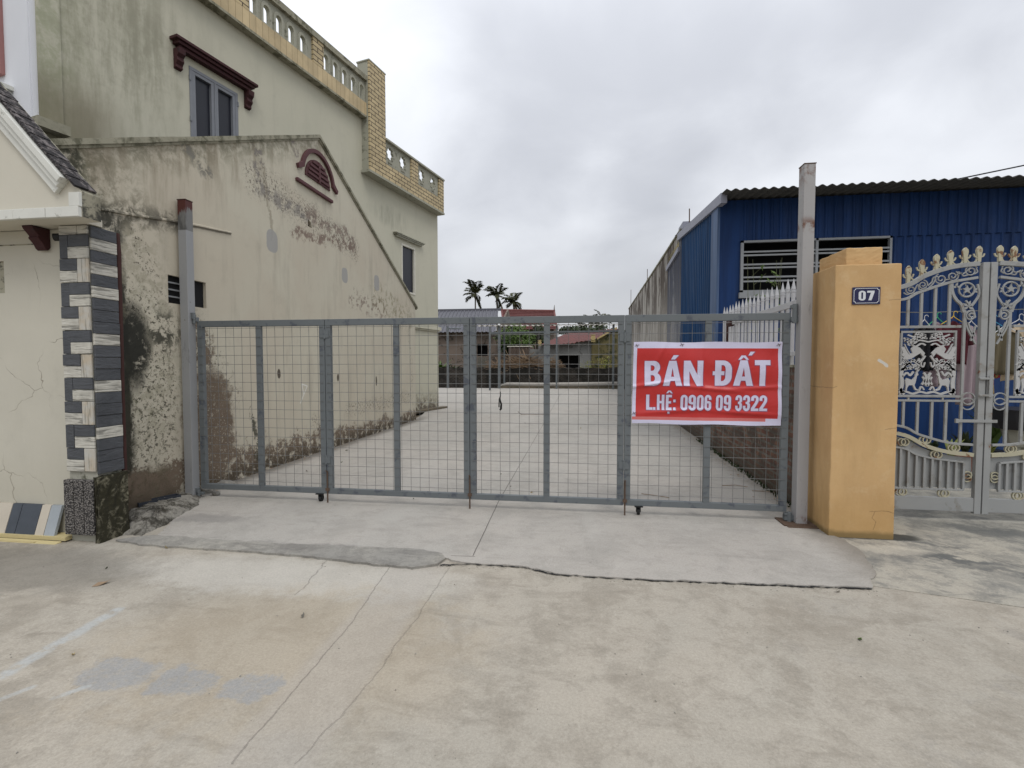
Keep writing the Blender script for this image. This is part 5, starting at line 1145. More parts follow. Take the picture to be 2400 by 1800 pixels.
def ogate(sgn):
    f = OG if sgn > 0 else Frame((2 * UCN, 5.2), (-1, 0), (0, -1))
    st0 = c8(858, 1000)[0]; ztop = c7(1640, 985)[1]; zbot = .06
    bm = B(); w_ = .05
    boxf(bm, f, UCN - .062, UCN - .006, zbot, ztop + .005, .022, -.022)
    boxf(bm, f, GL, GL + .04, zbot, c7(965, 1195)[1], .018, -.018)
    boxf(bm, f, GL + .04, UCN - .062, zbot + .02, c8(600, 1312)[1], .016, -.016)
    outer = arcpts([(GL, c7(930, 1215)[1])] + [c7(*p) for p in ((965, 1190), (1180, 1088), (1400, 1018), (1640, 988))]); ribbon(bm, f, outer, .042, .018, -.018)
    inner = arcpts([(GL, c7(930, 1320)[1])] + [c7(*p) for p in ((965, 1300), (1110, 1240), (1370, 1155), (1625, 1108))]); ribbon(bm, f, inner, .024, .014, -.014)
    rl_ = c7(1200, 1534)[1]; boxf(bm, f, GL + .04, c8(770, 300)[0], rl_ - .012, rl_ + .012, .012, -.012)
    for y in (712, 738): z = c8(600, y)[1]; boxf(bm, f, GL + .04, c8(765, 700)[0], z - .010, z + .010, .012, -.012)
    a1 = arcpts([(GL, c8(370, 872)[1])] + [c8(*p) for p in ((398, 888), (520, 940), (690, 988), (840, 1002))]); ribbon(bm, f, a1, .022, .013, -.013)
    a2 = arcpts([(GL, c8(370, 918)[1])] + [c8(*p) for p in ((398, 935), (560, 1008), (700, 1046), (842, 1062))])
    a3 = arcpts([(GL, c8(370, 1005)[1])] + [c8(*p) for p in ((398, 1018), (500, 1058), (600, 1082), (785, 1106))]); ribbon(bm, f, a3, .018, .012, -.012)
    zb_ = c8(600, 1266)[1]; boxf(bm, f, GL + .04, c8(787, 1200)[0], zb_ - .008, zb_ + .008, .012, -.012); boxf(bm, f, c8(776, 1200)[0], c8(790, 1200)[0], zb_ + .008, c8(785, 1108)[1], .012, -.012)
    nm = 'gate_leaf'; leaf = obj(nm, bm, M['white'], og, bev=.002)
    bm = B(); ribbon(bm, f, a2, .036, .016, -.016); obj('rusty_band', bm, M['whiterust'], leaf)
    def zat(curve, u):
        for p, q in zip(curve, curve[1:]):
            if p[0] <= u <= q[0]: return p[1] + (q[1] - p[1]) * (u - p[0]) / max(1e-6, q[0] - p[0])
        return curve[-1][1]
    bm = B(); wb = .011
    for x in (1025, 1138, 1257, 1380): u = c7(x, 1400)[0]; boxf(bm, f, u - wb, u + wb, rl_ + .012, zat(inner, u) - .01, .009, -.009)
    ub = c8(778, 600)[0]; boxf(bm, f, ub - wb, ub + wb, zat(a1, ub), c8(780, 200)[1], .009, -.009)
    for x in (425, 510, 595, 680): u = c8(x, 800)[0]; boxf(bm, f, u - wb, u + wb, zat(a1, u) + .008, c8(x, 742)[1], .009, -.009)
    for x in (455, 660): u = c8(x, 725)[0]; boxf(bm, f, u - .008, u + .008, c8(x, 736)[1], c8(x, 714)[1], .008, -.008)
    for x in (405, 452, 500, 548, 595, 643, 691, 738): u = c8(x, 1200)[0]; boxf(bm, f, u - .010, u + .010, zb_, zat(a3, u), .010, -.010)
    obj('vertical_bars', bm, M['white'], leaf)
    # grey backing sheet low down
    bm = B(); pts = [(GL + .04, .3), (UCN - .062, .3)] + [(p[0], p[1] - .03) for p in reversed(a2) if p[0] > GL + .04 and p[0] < UCN - .062]; prism(bm, f, pts, -.017, -.019); obj('backing_sheet', bm, M['white'], leaf)
    # spear tips and crescents
    sp = [(1025, 1150, 1005), (1142, 1085, 950), (1268, 1042, 905), (1388, 1005, 872), (1515, 990, 848), (1635, 985, 835)]
    U_ = []
    for x, yb, yt in sp:
        u = c7(x, yb)[0]; z0 = zat(outer, u) + .015; z1 = c7(x, yt)[1] ; h = z1 - z0; U_.append((u, z0, h))
        bm = B(); prism(bm, f, [(u - .013, z0), (u + .013, z0), (u + .015, z0 + h * .35), (u + .024, z0 + h * .72), (u + .020, z0 + h * .86), (u, z0 + h), (u - .020, z0 + h * .86), (u - .024, z0 + h * .72), (u - .015, z0 + h * .35)], .012, -.012)
        for s_ in (-1, 1): ribbon(bm, f, arcpts([(u + s_ * .012, z0 + h * .30), (u + s_ * .035, z0 + h * .36), (u + s_ * .046, z0 + h * .52)], 4), .011, .006, -.006)
        obj('spear_tip', bm, M['whiterust'], leaf)
    for (u, z0, h), (u2, z02, h2) in zip(U_, U_[1:]):
        r = (u2 - u) / 2 - .016; cx = (u + u2) / 2; cz_ = (z0 + z02) / 2 + r * .95; bm = B()
        ribbon(bm, f, [(cx + r * math.cos(R(a)), cz_ + r * math.sin(R(a))) for a in range(-200, 21, 14)], .011, .007, -.007); obj('crescent', bm, M['whiterust'], leaf)
    # scrolls between the arches, the circle with a star, leaves
    bm = B(); t_ = .0065
    for x, y, r, s_, a0 in ((1045, 1215, .050, 1, 1.5), (1150, 1172, .046, -1, 1.5), (1305, 1122, .055, 1, 2), (1408, 1098, .052, -1, 1), (1565, 1052, .058, 1, .5)):
        u, z = c7(x, y); ftube(bm, f, spiral(u, z, r, 1.7, a0, s_), .006, t_, 5)
    for q in ([(985, 1240), (1010, 1255), (1045, 1245)], [(1075, 1225), (1105, 1170), (1120, 1215), (1150, 1205)], [(1180, 1190), (1225, 1150), (1240, 1110), (1280, 1100)], [(1200, 1200), (1235, 1165), (1262, 1120)], [(1340, 1130), (1370, 1125), (1390, 1125)], [(1440, 1090), (1480, 1070), (1500, 1095), (1540, 1085)], [(1455, 1060), (1500, 1075), (1560, 1020)], [(1590, 1080), (1620, 1060), (1610, 1030)]):
        ftube(bm, f, arcpts([c7(*p) for p in q], 5), .006, t_, 5)
    obj('arch_scrollwork', bm, M['white'], leaf)
    bm = B(); cu_, cv_ = c7(1528, 1215); rr = c7(1595, 1215)[0] - cu_
    ftube(bm, f, arch(cu_, cv_, rr, rr, 24, 0, 2 * math.pi), .006, .009, 6)
    star = [(cu_ + (.042 if k % 2 == 0 else .018) * math.sin(k * math.pi / 5), cv_ + (.042 if k % 2 == 0 else .018) * math.cos(k * math.pi / 5)) for k in range(10)]; prism(bm, f, star, .016, .0)
    for k in range(5): a = k * 2 * math.pi / 5 + .5; ftube(bm, f, [(cu_ + .04 * math.cos(a), cv_ + .04 * math.sin(a)), (cu_ + rr * math.cos(a), cv_ + rr * math.sin(a))], .004, .005, 5)
    big = arcpts([c7(*p) for p in ((1405, 1165), (1412, 1235), (1450, 1300), (1500, 1340), (1545, 1370), (1500, 1430))], 6); ribbon(bm, f, arcpts([c7(*p) for p in ((1400, 1160), (1408, 1240), (1440, 1300), (1485, 1345), (1505, 1410))], 6), .024, .01, -.01)
    ribbon(bm, f, arcpts([c7(*p) for p in ((1625, 1165), (1640, 1250), (1600, 1320), (1560, 1370))], 5), .016, .008, -.008)
    def leaf_(x, y, x2, y2, w_):
        a, b = Vector(c7(x, y)), Vector(c7(x2, y2)); m_ = (a + b) / 2; n_ = (b - a).normalized(); n_ = Vector((-n_.y, n_.x)) * w_; prism(bm, f, [tuple(a), tuple(m_ + n_), tuple(b), tuple(m_ - n_)], .012, .002)
    for q in ((1540, 1360, 1490, 1330, .012), (1540, 1360, 1560, 1310, .012), (1540, 1360, 1590, 1330, .012), (1540, 1360, 1500, 1385, .012), (1540, 1360, 1585, 1385, .012), (1440, 1180, 1410, 1200, .012), (1440, 1180, 1470, 1200, .010), (1590, 1220, 1620, 1200, .01), (1590, 1220, 1620, 1240, .01), (1430, 1190, 1450, 1150, .01)): leaf_(*q)
    su, sv = c8(828, 230); ftube(bm, f, spiral(su, sv, .050, 1.6, 1.2, 1), .006, .009, 6)
    su, sv = c8(848, 215); 
    for q in ([(790, 180), (800, 280), (825, 340), (858, 400)], [(812, 270), (830, 320), (856, 350)], [(800, 140), (840, 190), (855, 240)], [(858, 290), (845, 330), (830, 380)]): ribbon(bm, f, arcpts([c8(*p) for p in q], 5), .014, .008, -.006)
    for q in ((835, 300, 860, 290), (840, 310, 862, 312)):
        pass
    obj('star_rosette', bm, M['white'], leaf)
    # linked rings
    def rings(x, y, vert, m_='whiterust', r=.034):
        bm = B(); u, z = c8(x, y)
        for s_ in (-1, 1):
            a, b = (u, z + s_ * r * .45) if vert else (u + s_ * r * .42, z); ribbon(bm, f, [(a + r * math.cos(R(t)), b + r * math.sin(R(t))) for t in range(0, 361, 24)], .009, .008 + s_ * .002, -.008)
        obj('linked_rings', bm, M[m_], leaf)
    rings(812, 741, True, 'white', .056)
    for x, y, v in ((555, 972, 0), (727, 1020, 0), (425, 985, 0), (622, 1060, 0), (808, 1192, 1), (412, 1282, 0), (665, 1292, 0)): rings(x, y, bool(v))
    # cast panel
    bm = B(); pl, pr_, pt, pb = c8(410, 320)[0], c8(745, 320)[0], c8(500, 320)[1], c8(500, 712)[1]; pl = max(pl, GL + .045)
    boxf(bm, f, pl, pr_, pt - .02, pt, .010, -.010); boxf(bm, f, pl, pr_, pb, pb + .016, .010, -.010); boxf(bm, f, pl, pl + .016, pb, pt, .0101, -.0101); boxf(bm, f, pr_ - .016, pr_, pb, pt, .0101, -.0101)
    pf = obj('cast_panel_frame', bm, M['white'], leaf)
    bm = B(); W_, Hh = pr_ - pl, pt - pb; mu = (pl + pr_) / 2; rnd = random.Random(5)
    def mir(q, w_): 
        for s_ in (-1, 1): ribbon(bm, f, [(mu + s_ * a * W_ / 2, pb + b * Hh) for a, b in arcpts(q, 5)], w_, .011, -.003)
    def mpoly(q):
        for s_ in (-1, 1): prism(bm, f, [(mu + s_ * a * W_ / 2, pb + b * Hh) for a, b in q], .012, -.004)
    # clouds at the top
    for y_, x0_, x1_ in ((.93, .1, .75), (.88, .05, .9), (.83, .0, .86), (.78, .1, .6)): mir([(x0_, y_), ((x0_ + x1_) / 2 - .1, y_ + .025), ((x0_ + x1_) / 2 + .1, y_ - .02), (x1_, y_ + .01)], .013)
    for x_, y_ in ((.2, .9), (.5, .86), (.78, .85), (.4, .94), (.65, .80)): mir([(x_ - .10, y_ - .02), (x_ - .06, y_ + .03), (x_ + .04, y_ + .03), (x_ + .07, y_ - .01), (x_, y_ - .02)], .010)
    # birds with spread wings
    mpoly([(.12, .66), (.30, .74), (.52, .78), (.62, .72), (.56, .66), (.70, .64), (.92, .76), (.98, .74), (.90, .66), (.97, .64), (.86, .60), (.92, .57), (.78, .56), (.62, .57), (.44, .62), (.28, .66), (.18, .60)])
    for k in range(6): mir([(.60 + .05 * k, .62 - .01 * k), (.74 + .04 * k, .70 - .02 * k), (.86 + .02 * k, .80 - .045 * k)], .008)
    mir([(.10, .62), (.22, .55), (.40, .52), (.58, .56)], .016); mir([(.30, .58), (.45, .48), (.70, .50), (.85, .44)], .014)
    # foliage and pine trees at the sides
    mir([(.96, .05), (.90, .2), (.94, .36), (.82, .48), (.60, .50)], .030); mir([(.90, .30), (.74, .36), (.62, .32), (.50, .38)], .016); mir([(.92, .40), (.78, .44), (.60, .42), (.48, .46)], .015)
    for k in range(12): x_, y_ = rnd.uniform(.35, .95), rnd.uniform(.38, .54); mir([(x_ - .08, y_), (x_ - .03, y_ + .03), (x_ + .03, y_ + .025), (x_ + .08, y_ - .005)], .012)
    # standing deer facing the middle
    mpoly([(.74, .07), (.78, .07), (.77, .15), (.80, .24), (.74, .28), (.55, .25), (.46, .29), (.42, .36), (.36, .37), (.33, .33), (.38, .31), (.42, .22), (.46, .17), (.40, .12), (.30, .10), (.31, .085), (.45, .10), (.52, .17), (.66, .17), (.72, .13)])
    mir([(.40, .36), (.36, .42), (.42, .46)], .007); mir([(.38, .37), (.30, .41), (.30, .46)], .007)
    mir([(0, .16), (.08, .22), (.04, .30), (.12, .36)], .020); mir([(.16, .30), (.10, .24), (.18, .18)], .016); mir([(.0, .05), (.25, .07), (.5, .04), (.75, .07), (.97, .05)], .018); mir([(.97, .12), (.90, .07), (.80, .04)], .03); mir([(.1, .1), (.2, .15), (.28, .08)], .012); mir([(.10, .52), (.16, .45), (.24, .48), (.22, .54)], .010)
    obj('cast_relief', bm, M['cast'], pf)
    return leaf
leafL = ogate(1); leafR = ogate(-1)
bm = B(); z_ = c8(760, 857)[1]; boxf(bm, OG, c8(725, 857)[0], UCN + .10, z_ - .014, z_ + .014, .034, .022); boxf(bm, OG, c8(722, 857)[0], c8(742, 857)[0], z_ - .02, z_ + .02, .04, .020); obj('sliding_bolt', bm, M['white'], og, bev=.002)
bm = B()
for y in (605, 705): z_ = c8(900, y)[1]; boxf(bm, OG, UCN - .07, UCN + .05, z_ - .010, z_ + .010, .045, .023)
boxf(bm, OG, UCN + .01, UCN + .035, c8(900, 715)[1], c8(900, 590)[1], .046, .036); obj('lock_clasp', bm, M['white'], og, bev=.002)
# ================================================================== courtyard: washing and plants
LY = 6.9; LF = Frame((0, LY), (1, 0), (0, -1)); c8l = lambda x, y, f=LF: f.at(1950 + x / 2.553, 650 + y / 2.553)
bm = B(); tube(bm, [(2.7, LY, 2.22), (4.4, LY, 2.17), (7.5, LY, 2.24)], .006, 5); tag(obj('washing_line', bm, M['wire']), 'thin sagging washing line behind the ornate gate', 'line')
def cloth(name, c, c2=None, sc_=20):
    if c2: return mat(name, lambda g: (g.mix(g.ss(g.noise(sc_, 2, .5), .50, .54), c, c2), g.noise(5, 4, .5)), .9)
    return simple(name, c, .9, .12, 4)
CL = {'pink': cloth('pale pink cloth', (.34, .27, .29)), 'white': cloth('white cloth', (.62, .62, .60)), 'dark': cloth('dark red cloth', (.07, .012, .018)), 'black': cloth('black cloth', (.015, .015, .018)), 'green': cloth('dark green cloth', (.03, .06, .045)), 'olive': cloth('olive cloth', (.12, .10, .06)), 'floral': cloth('floral cloth', (.55, .40, .16), (.45, .05, .06)), 'beige': cloth('beige cloth', (.50, .40, .28)), 'teal': cloth('patterned cloth', (.16, .22, .20), (.45, .40, .34))}
def garment(u, top, bot, w_, key, label, dy=0, sleeves=True, hang='white', flare=1.0):
    t = thing('hanging_garment', label, 'garment', (u, LY + dy, bot), 'washing hung behind the ornate gate')
    f = Frame((0, LY + dy), (1, 0), (0, -1)); bm = B(); ph = random.uniform(0, 6); n = 18; prev = None; rows = 10
    def half(v): return w_ / 2 * (.35 + .65 * min(1, v / .10)) * (1 + (flare - 1) * v)
    G_ = []
    for j in range(rows + 1):
        v = j / rows; r_ = []
        for i in range(n + 1):
            s_ = i / n * 2 - 1; uu = u + s_ * half(v); zz_ = top - (top - bot) * v - (abs(s_) * .05 if j == 0 else 0) + .01 * math.sin(5 * s_ + ph) * v; d = (.012 + .02 * v) * math.sin(9 * s_ + ph + v * 2) * 1
            r_.append(bm.verts.new(f.P(uu, zz_, d)))
        G_.append(r_)
    for a, b in zip(G_, G_[1:]):
        for i in range(n): bm.faces.new((a[i], a[i + 1], b[i + 1], b[i]))
    if sleeves:
        for s_ in (-1, 1):
            L = (top - bot) * .55; a = [(u + s_ * w_ * .42, top - .05), (u + s_ * w_ * .50, top - .07), (u + s_ * w_ * .66, top - L), (u + s_ * w_ * .48, top - L - .01), (u + s_ * w_ * .42, top - .22)]; prism(bm, f, a, .02, -.02)
    obj('cloth', bm, CL[key], t, smooth=True, solid=.006)
    bm = B(); zl = 2.20; ftube(bm, f, arcpts([(u - w_ * .42, top - .05), (u - .02, top + .035), (u, top + .06), (u + .02, top + .035), (u + w_ * .42, top - .05)], 4), 0, .005, 5)
    hk = [(u, top + .05), (u, top + .09)] + [(u + .022 - .022 * math.cos(R(a)), top + .095 + .022 * math.sin(R(a))) for a in range(0, 181, 30)]; ftube(bm, f, hk, 0, .004, 5)
    obj('hanger', bm, simple('hanger ' + hang, {'white': (.6, .6, .6), 'green': (.05, .40, .16), 'red': (.35, .04, .05), 'blue': (.08, .35, .55), 'yellow': (.6, .4, .05)}[hang], .4), t)
specs = [(545, 2.02, 'black', 1.42, .22, 'short black garment on the leftmost white hanger behind the ornate gate', 0, 'white'),
 (655, 2.06, 'pink', 1.22, .26, 'pale pink shirt hanging behind the cast panel on the green hanger', .10, 'green'),
 (700, 2.06, 'dark', 1.50, .34, 'dark red top on the yellow hanger behind the left gate leaf', -.05, 'yellow'),
 (740, 2.0, 'white', 1.32, .22, 'white shirt seen beside the left edge bar of the cast panel', .14, 'red'),
 (832, 2.0, 'pink', .98, .26, 'long pale pink garment hanging behind the meeting stiles', .02, 'white'),
 (985, 2.02, 'green', 1.55, .34, 'dark green top on the blue hanger behind the right gate leaf', .08, 'blue'),
 (1010, 1.95, 'olive', 1.38, .30, 'olive brown garment hanging right of the meeting stiles', -.06, 'white'),
 (975, 1.60, 'floral', 1.12, .26, 'yellow and red flowered cloth hanging low right of the meeting stiles', .16, 'white'),
 (1110, 2.02, 'beige', 1.30, .40, 'beige shirt hanging near the right edge of the photo', .0, 'white')]
for x, top, key, bot, w_, lab, dy, hg in specs: garment(c8l(x, 500)[0], top, bot, w_, key, lab, dy, True, hg)
def pot(x, y, r, h, m, label, name='plant_pot', loc=None):
    t = thing(name, label, 'plant', (x, y, -.02)); bm = B(); tube(bm, [(x, y, -.02), (x, y, h * .9), (x, y, h)], [r * .7, r * .96, r], 14); obj('pot', bm, m, t, smooth=False); return t
M['potd'] = simple('dark pot', (.03, .03, .035), .5); M['potr'] = simple('clay pot', (.22, .08, .05), .8); M['variegated'] = leafm('striped leaves', (.10, .14, .03), (.35, .36, .10))
def blades(bm, x, y, z, n, L, w_, lean=.5):
    for k in range(n):
        a = random.uniform(0, 6.28); l = L * random.uniform(.6, 1); le = random.uniform(.1, lean); pv = None; hor = Vector((math.cos(a), math.sin(a), 0)); si = Vector((-hor.y, hor.x, 0))
        for j in range(5):
            t = j / 4; p = Vector((x, y, z)) + hor * (le * l * t * t * 1.3) + Vector((0, 0, l * (t - .35 * le * t * t))); ww = w_ * (math.sin(math.pi * min(1, t * .8 + .15)) if j < 4 else .05)
            c_ = (bm.verts.new(p - si * ww), bm.verts.new(p + si * ww))
            if pv: bm.faces.new((pv[0], c_[0], c_[1], pv[1]))
            pv = c_
PF = Frame((0, 7.6), (1, 0), (0, -1)); plants = [(715, 7.3, 'potd', 'variegated', 14, .42, .030, 'yellow striped snake plant in a pot behind the left gate leaf'), (800, 7.7, 'potr', 'leafdark', 18, .45, .035, 'dark leaved potted plant behind the meeting stiles'), (600, 7.8, 'potd', 'leafdark', 16, .30, .04, 'low dark potted plant behind the left gate leaf bars'), (470, 7.9, 'potd', 'leaf', 14, .30, .035, 'small green potted plant next to the ochre pillar'), (945, 7.6, 'potr', 'variegated', 16, .32, .022, 'light striped potted plant right of the meeting stiles'), (965, 8.3, 'potd', 'leaf', 24, .8, .045, 'taller leafy potted plant before the blue wall'), (1130, 8.2, 'potd', 'leaf', 22, .7, .05, 'green potted plant behind the big dark basin')]
for x, Y_, pm, lm, n, L, w_, lab in plants:
    u = yf(Y_).at(1950 + x / 2.553, 1000)[0]; t = pot(u, Y_, .13, .20, M[pm], lab, 'potted_plant'); bm = B(); blades(bm, u, Y_, .16, n, L, w_); obj('leaves', bm, M[lm], t)
u = yf(7.5).at(2391, 1000)[0]; t = thing('water_basin', 'big round dark basin on a stand behind the right gate leaf', 'basin', (u, 7.5, 0)); bm = B(); tube(bm, [(u, 7.5, .62), (u, 7.5, .75), (u, 7.5, .88), (u, 7.5, .90)], [.26, .36, .40, .42], 20); obj('bowl', bm, M['potd'], t, smooth=False); bm = B(); tube(bm, [(u, 7.5, -.02), (u, 7.5, .3), (u, 7.5, .62)], [.22, .12, .2], 12); obj('stand', bm, M['cement'], t)
# climbing shrub in front of the warehouse window
def twigs(bm, lf, base, top, n, spread, leafn, lsz, r0=.012):
    for k in range(n):
        p = Vector(base) + Vector((random.uniform(-.05, .05), random.uniform(-.05, .05), 0)); q = Vector(top) + Vector((random.uniform(-spread, spread), random.uniform(-.2, .2), random.uniform(-.5, 0)))
        m_ = (p + q) / 2 + Vector((random.uniform(-.12, .12), 0, 0)); pts = [p, p.lerp(m_, .5), m_, m_.lerp(q, .5) + Vector((random.uniform(-.05, .05), 0, 0)), q]; tube(bm, pts, [r0, r0 * .8, r0 * .65, r0 * .5, r0 * .25], 5)
        for b_ in range(4):
            s_ = pts[2].lerp(pts[4], b_ / 4); e_ = s_ + Vector((random.choice((-1, 1)) * random.uniform(.08, .22), random.uniform(-.1, .1), random.uniform(.05, .22))); tube(bm, [s_, e_], [r0 * .35, r0 * .2], 4)
            for l_ in range(leafn):
                c_ = s_.lerp(e_, random.uniform(.3, 1.1)) + Vector([random.uniform(-.03, .03) for _ in range(3)]); a = Vector([random.uniform(-1, 1) for _ in range(3)]).normalized(); b2 = a.orthogonal().normalized(); sz_ = lsz * random.uniform(.6, 1.2)
                quad(lf, c_ - a * sz_, c_ + b2 * sz_ * .38, c_ + a * sz_, c_ - b2 * sz_ * .38)
f8 = yf(8.4); sa = f8.at(1790, 750); sb = f8.at(1790, 590)
t = thing('sapling', 'thin leafy sapling growing behind the picket fence before the barred window', 'plant', (sa[0], 8.4, -.02)); bm, lf = B(), B(); twigs(bm, lf, (sa[0] - .05, 8.4, .0), (sa[0] - .15, 8.4, sb[1] + .0), 3, .18, 3, .05, .008); twigs(bm, lf, (sa[0] + .1, 8.4, .0), (sa[0] + .15, 8.4, sb[1] + .1), 3, .18, 3, .05, .008); obj('stems', bm, simple('brown green stem', (.15, .16, .09), .8), t); obj('leaves', lf, M['leaf'], t)
sa = yf(7.2).at(1728, 720)
# ================================================================== beyond the lot
def bpx(x, y, Y_): return yf(Y_).at(x, y)
def bq(x0, y0, x1, y1, Y_): a = bpx(x0, y0, Y_); b = bpx(x1, y1, Y_); return min(a[0], b[0]), max(a[0], b[0]), min(a[1], b[1]), max(a[1], b[1])
kb = bq(1170, 897, 1447, 907, 31.0)
t = thing('end_kerb', 'long pale rounded concrete kerb closing the far end of the lot', 'kerb', ((kb[0] + kb[1]) / 2, 31, 0)); bm = B(); tube(bm, [(kb[0], 31.1, kb[3] - .22), (kb[0] + .5, 31.05, kb[3] - .10), (kb[0] + 3, 31.0, kb[3] - .12), (kb[1], 31, kb[3] - .05)], [.05, .12, .14, .15], 10); obj('kerb', bm, M['slab'], t, smooth=True); bm = B(); box(bm, kb[0] - .1, kb[1] + .2, 30.9, 31.1, -.1, kb[3] - .2); obj('footing', bm, M['earth'], t)
wl = bq(1010, 862, 1475, 912, 31.8); bm = B(); box(bm, -20, wl[1] + .3, 31.8, 32.0, -.1, wl[3])
bmesh.ops.subdivide_edges(bm, edges=[e for e in bm.edges if e.calc_length() > 3], cuts=60)
for v in bm.verts:
    if v.co.z > 1: v.co.z += random.uniform(-.06, .05)
tag(obj('rear_wall', bm, M['darkbrick']), 'blackened low brick wall across the far end of the lot', 'wall')
# carport frame
t = thing('carport', 'grey steel posts and beams under a thin corrugated canopy at the end of the lot', 'carport', (-3, 30, 0))
for x, w_, Yp, yt in ((1049, .13, 30.2, 765), (1148, .10, 27.8, 765), (1170, .16, 30.2, 762), (1182, .10, 31.3, 765), (1305, .11, 30.2, 762), (1438, .13, 30.2, 760)):
    u, z = bpx(x, yt, Yp); bm = B(); box(bm, u - w_ / 2, u + w_ / 2, Yp - .05, Yp + .05, -.02, z); obj('post', bm, M['gate'], t)
a = bpx(1150, 781, 30.2); b = bpx(1450, 776, 30.2); bm = B(); tube(bm, [(a[0], 30.2, a[1]), (b[0], 30.2, b[1])], .07, 6); obj('beam', bm, M['gate'], t)
a = bpx(1049, 770, 30.2); b = bpx(1080, 770, 30.2); bm = B(); tube(bm, [(a[0], 30.2, a[1]), (b[0], 30.2, b[1])], .05, 6); obj('beam', bm, M['gate'], t)
a = bpx(1118, 764, 30); b = bpx(1452, 761, 30); bm = B(); x = a[0]; prev = None
while x < b[0]:
    s_ = (x - a[0]) / (b[0] - a[0]); zc_ = a[1] + (b[1] - a[1]) * s_ + .035 * math.cos(x * 2 * math.pi / .34); c_ = (bm.verts.new((x, 30.0, zc_)), bm.verts.new((x, 31.0, zc_ + .10)))
    if prev: bm.faces.new((prev[0], c_[0], c_[1], prev[1]))
    prev = c_; x += .05
obj('canopy_sheet', bm, simple('pale canopy sheet', (.42, .40, .36), .7, .3), t, solid=.03)
for x in (1200, 1255, 1330, 1380, 1415): u, z = bpx(x, 764, 30.3); bm = B(); box(bm, u - .03, u + .03, 30.25, 30.35, z - .5, z); obj('canopy_strut', bm, M['gate'], t)
# house with a ribbed grey roof
t = thing('grey_roof_house', 'low house with ribbed grey metal roof left of the red tiled roof', 'house', (-9, 42, 0)); e_ = bpx(1166, 778, 38); r_ = bpx(1172, 726, 44); l_ = -16
bm = B(); n = 0; x = l_; prev = None; dx = r_[0] - e_[0]
while x < e_[0]:
    for q, h in ((0, 0), (.05, .07), (.11, .07), (.16, 0)):
        xx = x + q; c_ = (bm.verts.new((xx, 38, e_[1] + h)), bm.verts.new((xx + dx, 44, r_[1] + h)))
        if prev: bm.faces.new((prev[0], c_[0], c_[1], prev[1]))
        prev = c_
    x += .34
M['greyroof'] = simple('grey metal roof', (.10, .10, .115), .6, .2, 3); obj('roof', bm, M['greyroof'], t)
bm = B(); prism(bm, yf(44), [(l_, r_[1] - .1), (r_[0] + .1, r_[1] - .1), (r_[0] + .1, r_[1] + .12), (l_, r_[1] + .12)], 0, .2); obj('ridge', bm, M['greyroof'], t)
M['oldhouse'] = simple('dingy house wall', (.17, .135, .11), .9, .3, 1.2, dirt=((.06, .05, .04), .4)); wq = bq(1118, 806, 1143, 834, 38.6)
w2_ = bpx(1190, 800, 38.6)[0]; bm = B(); prism(bm, yf(38.6), [(l_, 0), (w2_, 0), (w2_, e_[1] + .1), (l_, e_[1] + .1)], 0, -.2, [facef(wq[0], wq[1], wq[2], wq[3])]); prism(bm, Frame((e_[0], 38), (0, 1), (1, 0)), [(.5, 0), (11, 0), (11, e_[1]), (6, r_[1]), (.5, e_[1])], 0, -.15); obj('wall', bm, M['oldhouse'], t)
bm = B(); box(bm, wq[0] - .2, wq[1] + .2, 39.5, 39.6, 0, 4); obj('opening_shade', bm, M['dark'], t)
bm = B(); q = bq(1119, 837, 1141, 864, 33); corr(bm, yf(33), q[0], q[1], .9, q[3], .12, .02); tag(obj('plank_panel', bm, M['trunk'], solid=.01), 'upright weathered plank panel behind the dark rear wall', 'panel')
# red tiled roof
t = thing('red_roof_house', 'distant house showing only its red tiled roof with corner finials', 'house', (-7, 54, 0)); a = bpx(1176, 729, 56); b = bpx(1299, 731, 56); c_ = bpx(1182, 772, 50); d_ = bpx(1306, 772, 50)
bm = B(); rows = 12; A_, B_ = [Vector((a[0], 56, a[1])), Vector((b[0], 56, b[1]))], [Vector((c_[0], 50, c_[1])), Vector((d_[0], 50, d_[1]))]
for k in range(rows):
    p0, p1 = B_[0].lerp(A_[0], k / rows), B_[1].lerp(A_[1], k / rows); q0_, q1_ = B_[0].lerp(A_[0], (k + 1.05) / rows), B_[1].lerp(A_[1], (k + 1.05) / rows); up = Vector((0, -.05, .10))
    v = [bm.verts.new(p) for p in (p0 + up, p1 + up, q1_, q0_, p0, p1)]; bm.faces.new(v[:4]); bm.faces.new((v[0], v[1], v[5], v[4]))
M['redtile'] = simple('red roof tiles', (.165, .065, .06), .85, .2, 2, dirt=((.10, .05, .05), .3)); obj('roof', bm, M['redtile'], t)
bm = B(); tube(bm, [A_[0] + Vector((-.1, 0, .1)), A_[1] + Vector((.1, 0, .1))], .14, 6); tube(bm, [A_[1], B_[1]], .12, 6); tube(bm, [A_[0], B_[0]], .12, 6)
obj('ridge_tiles', bm, M['redtile'], t)
for p in (A_[0], A_[1]): bm = B(); tube(bm, [p, p + Vector((0, 0, .5)), p + Vector((.03, 0, .8))], [.10, .05, .02], 5); obj('finial', bm, M['oldhouse'], t)
bm = B(); box(bm, c_[0] + .4, d_[0] - .4, 50.6, 55.5, 0, c_[1] + .2); obj('wall', bm, M['oldhouse'], t)
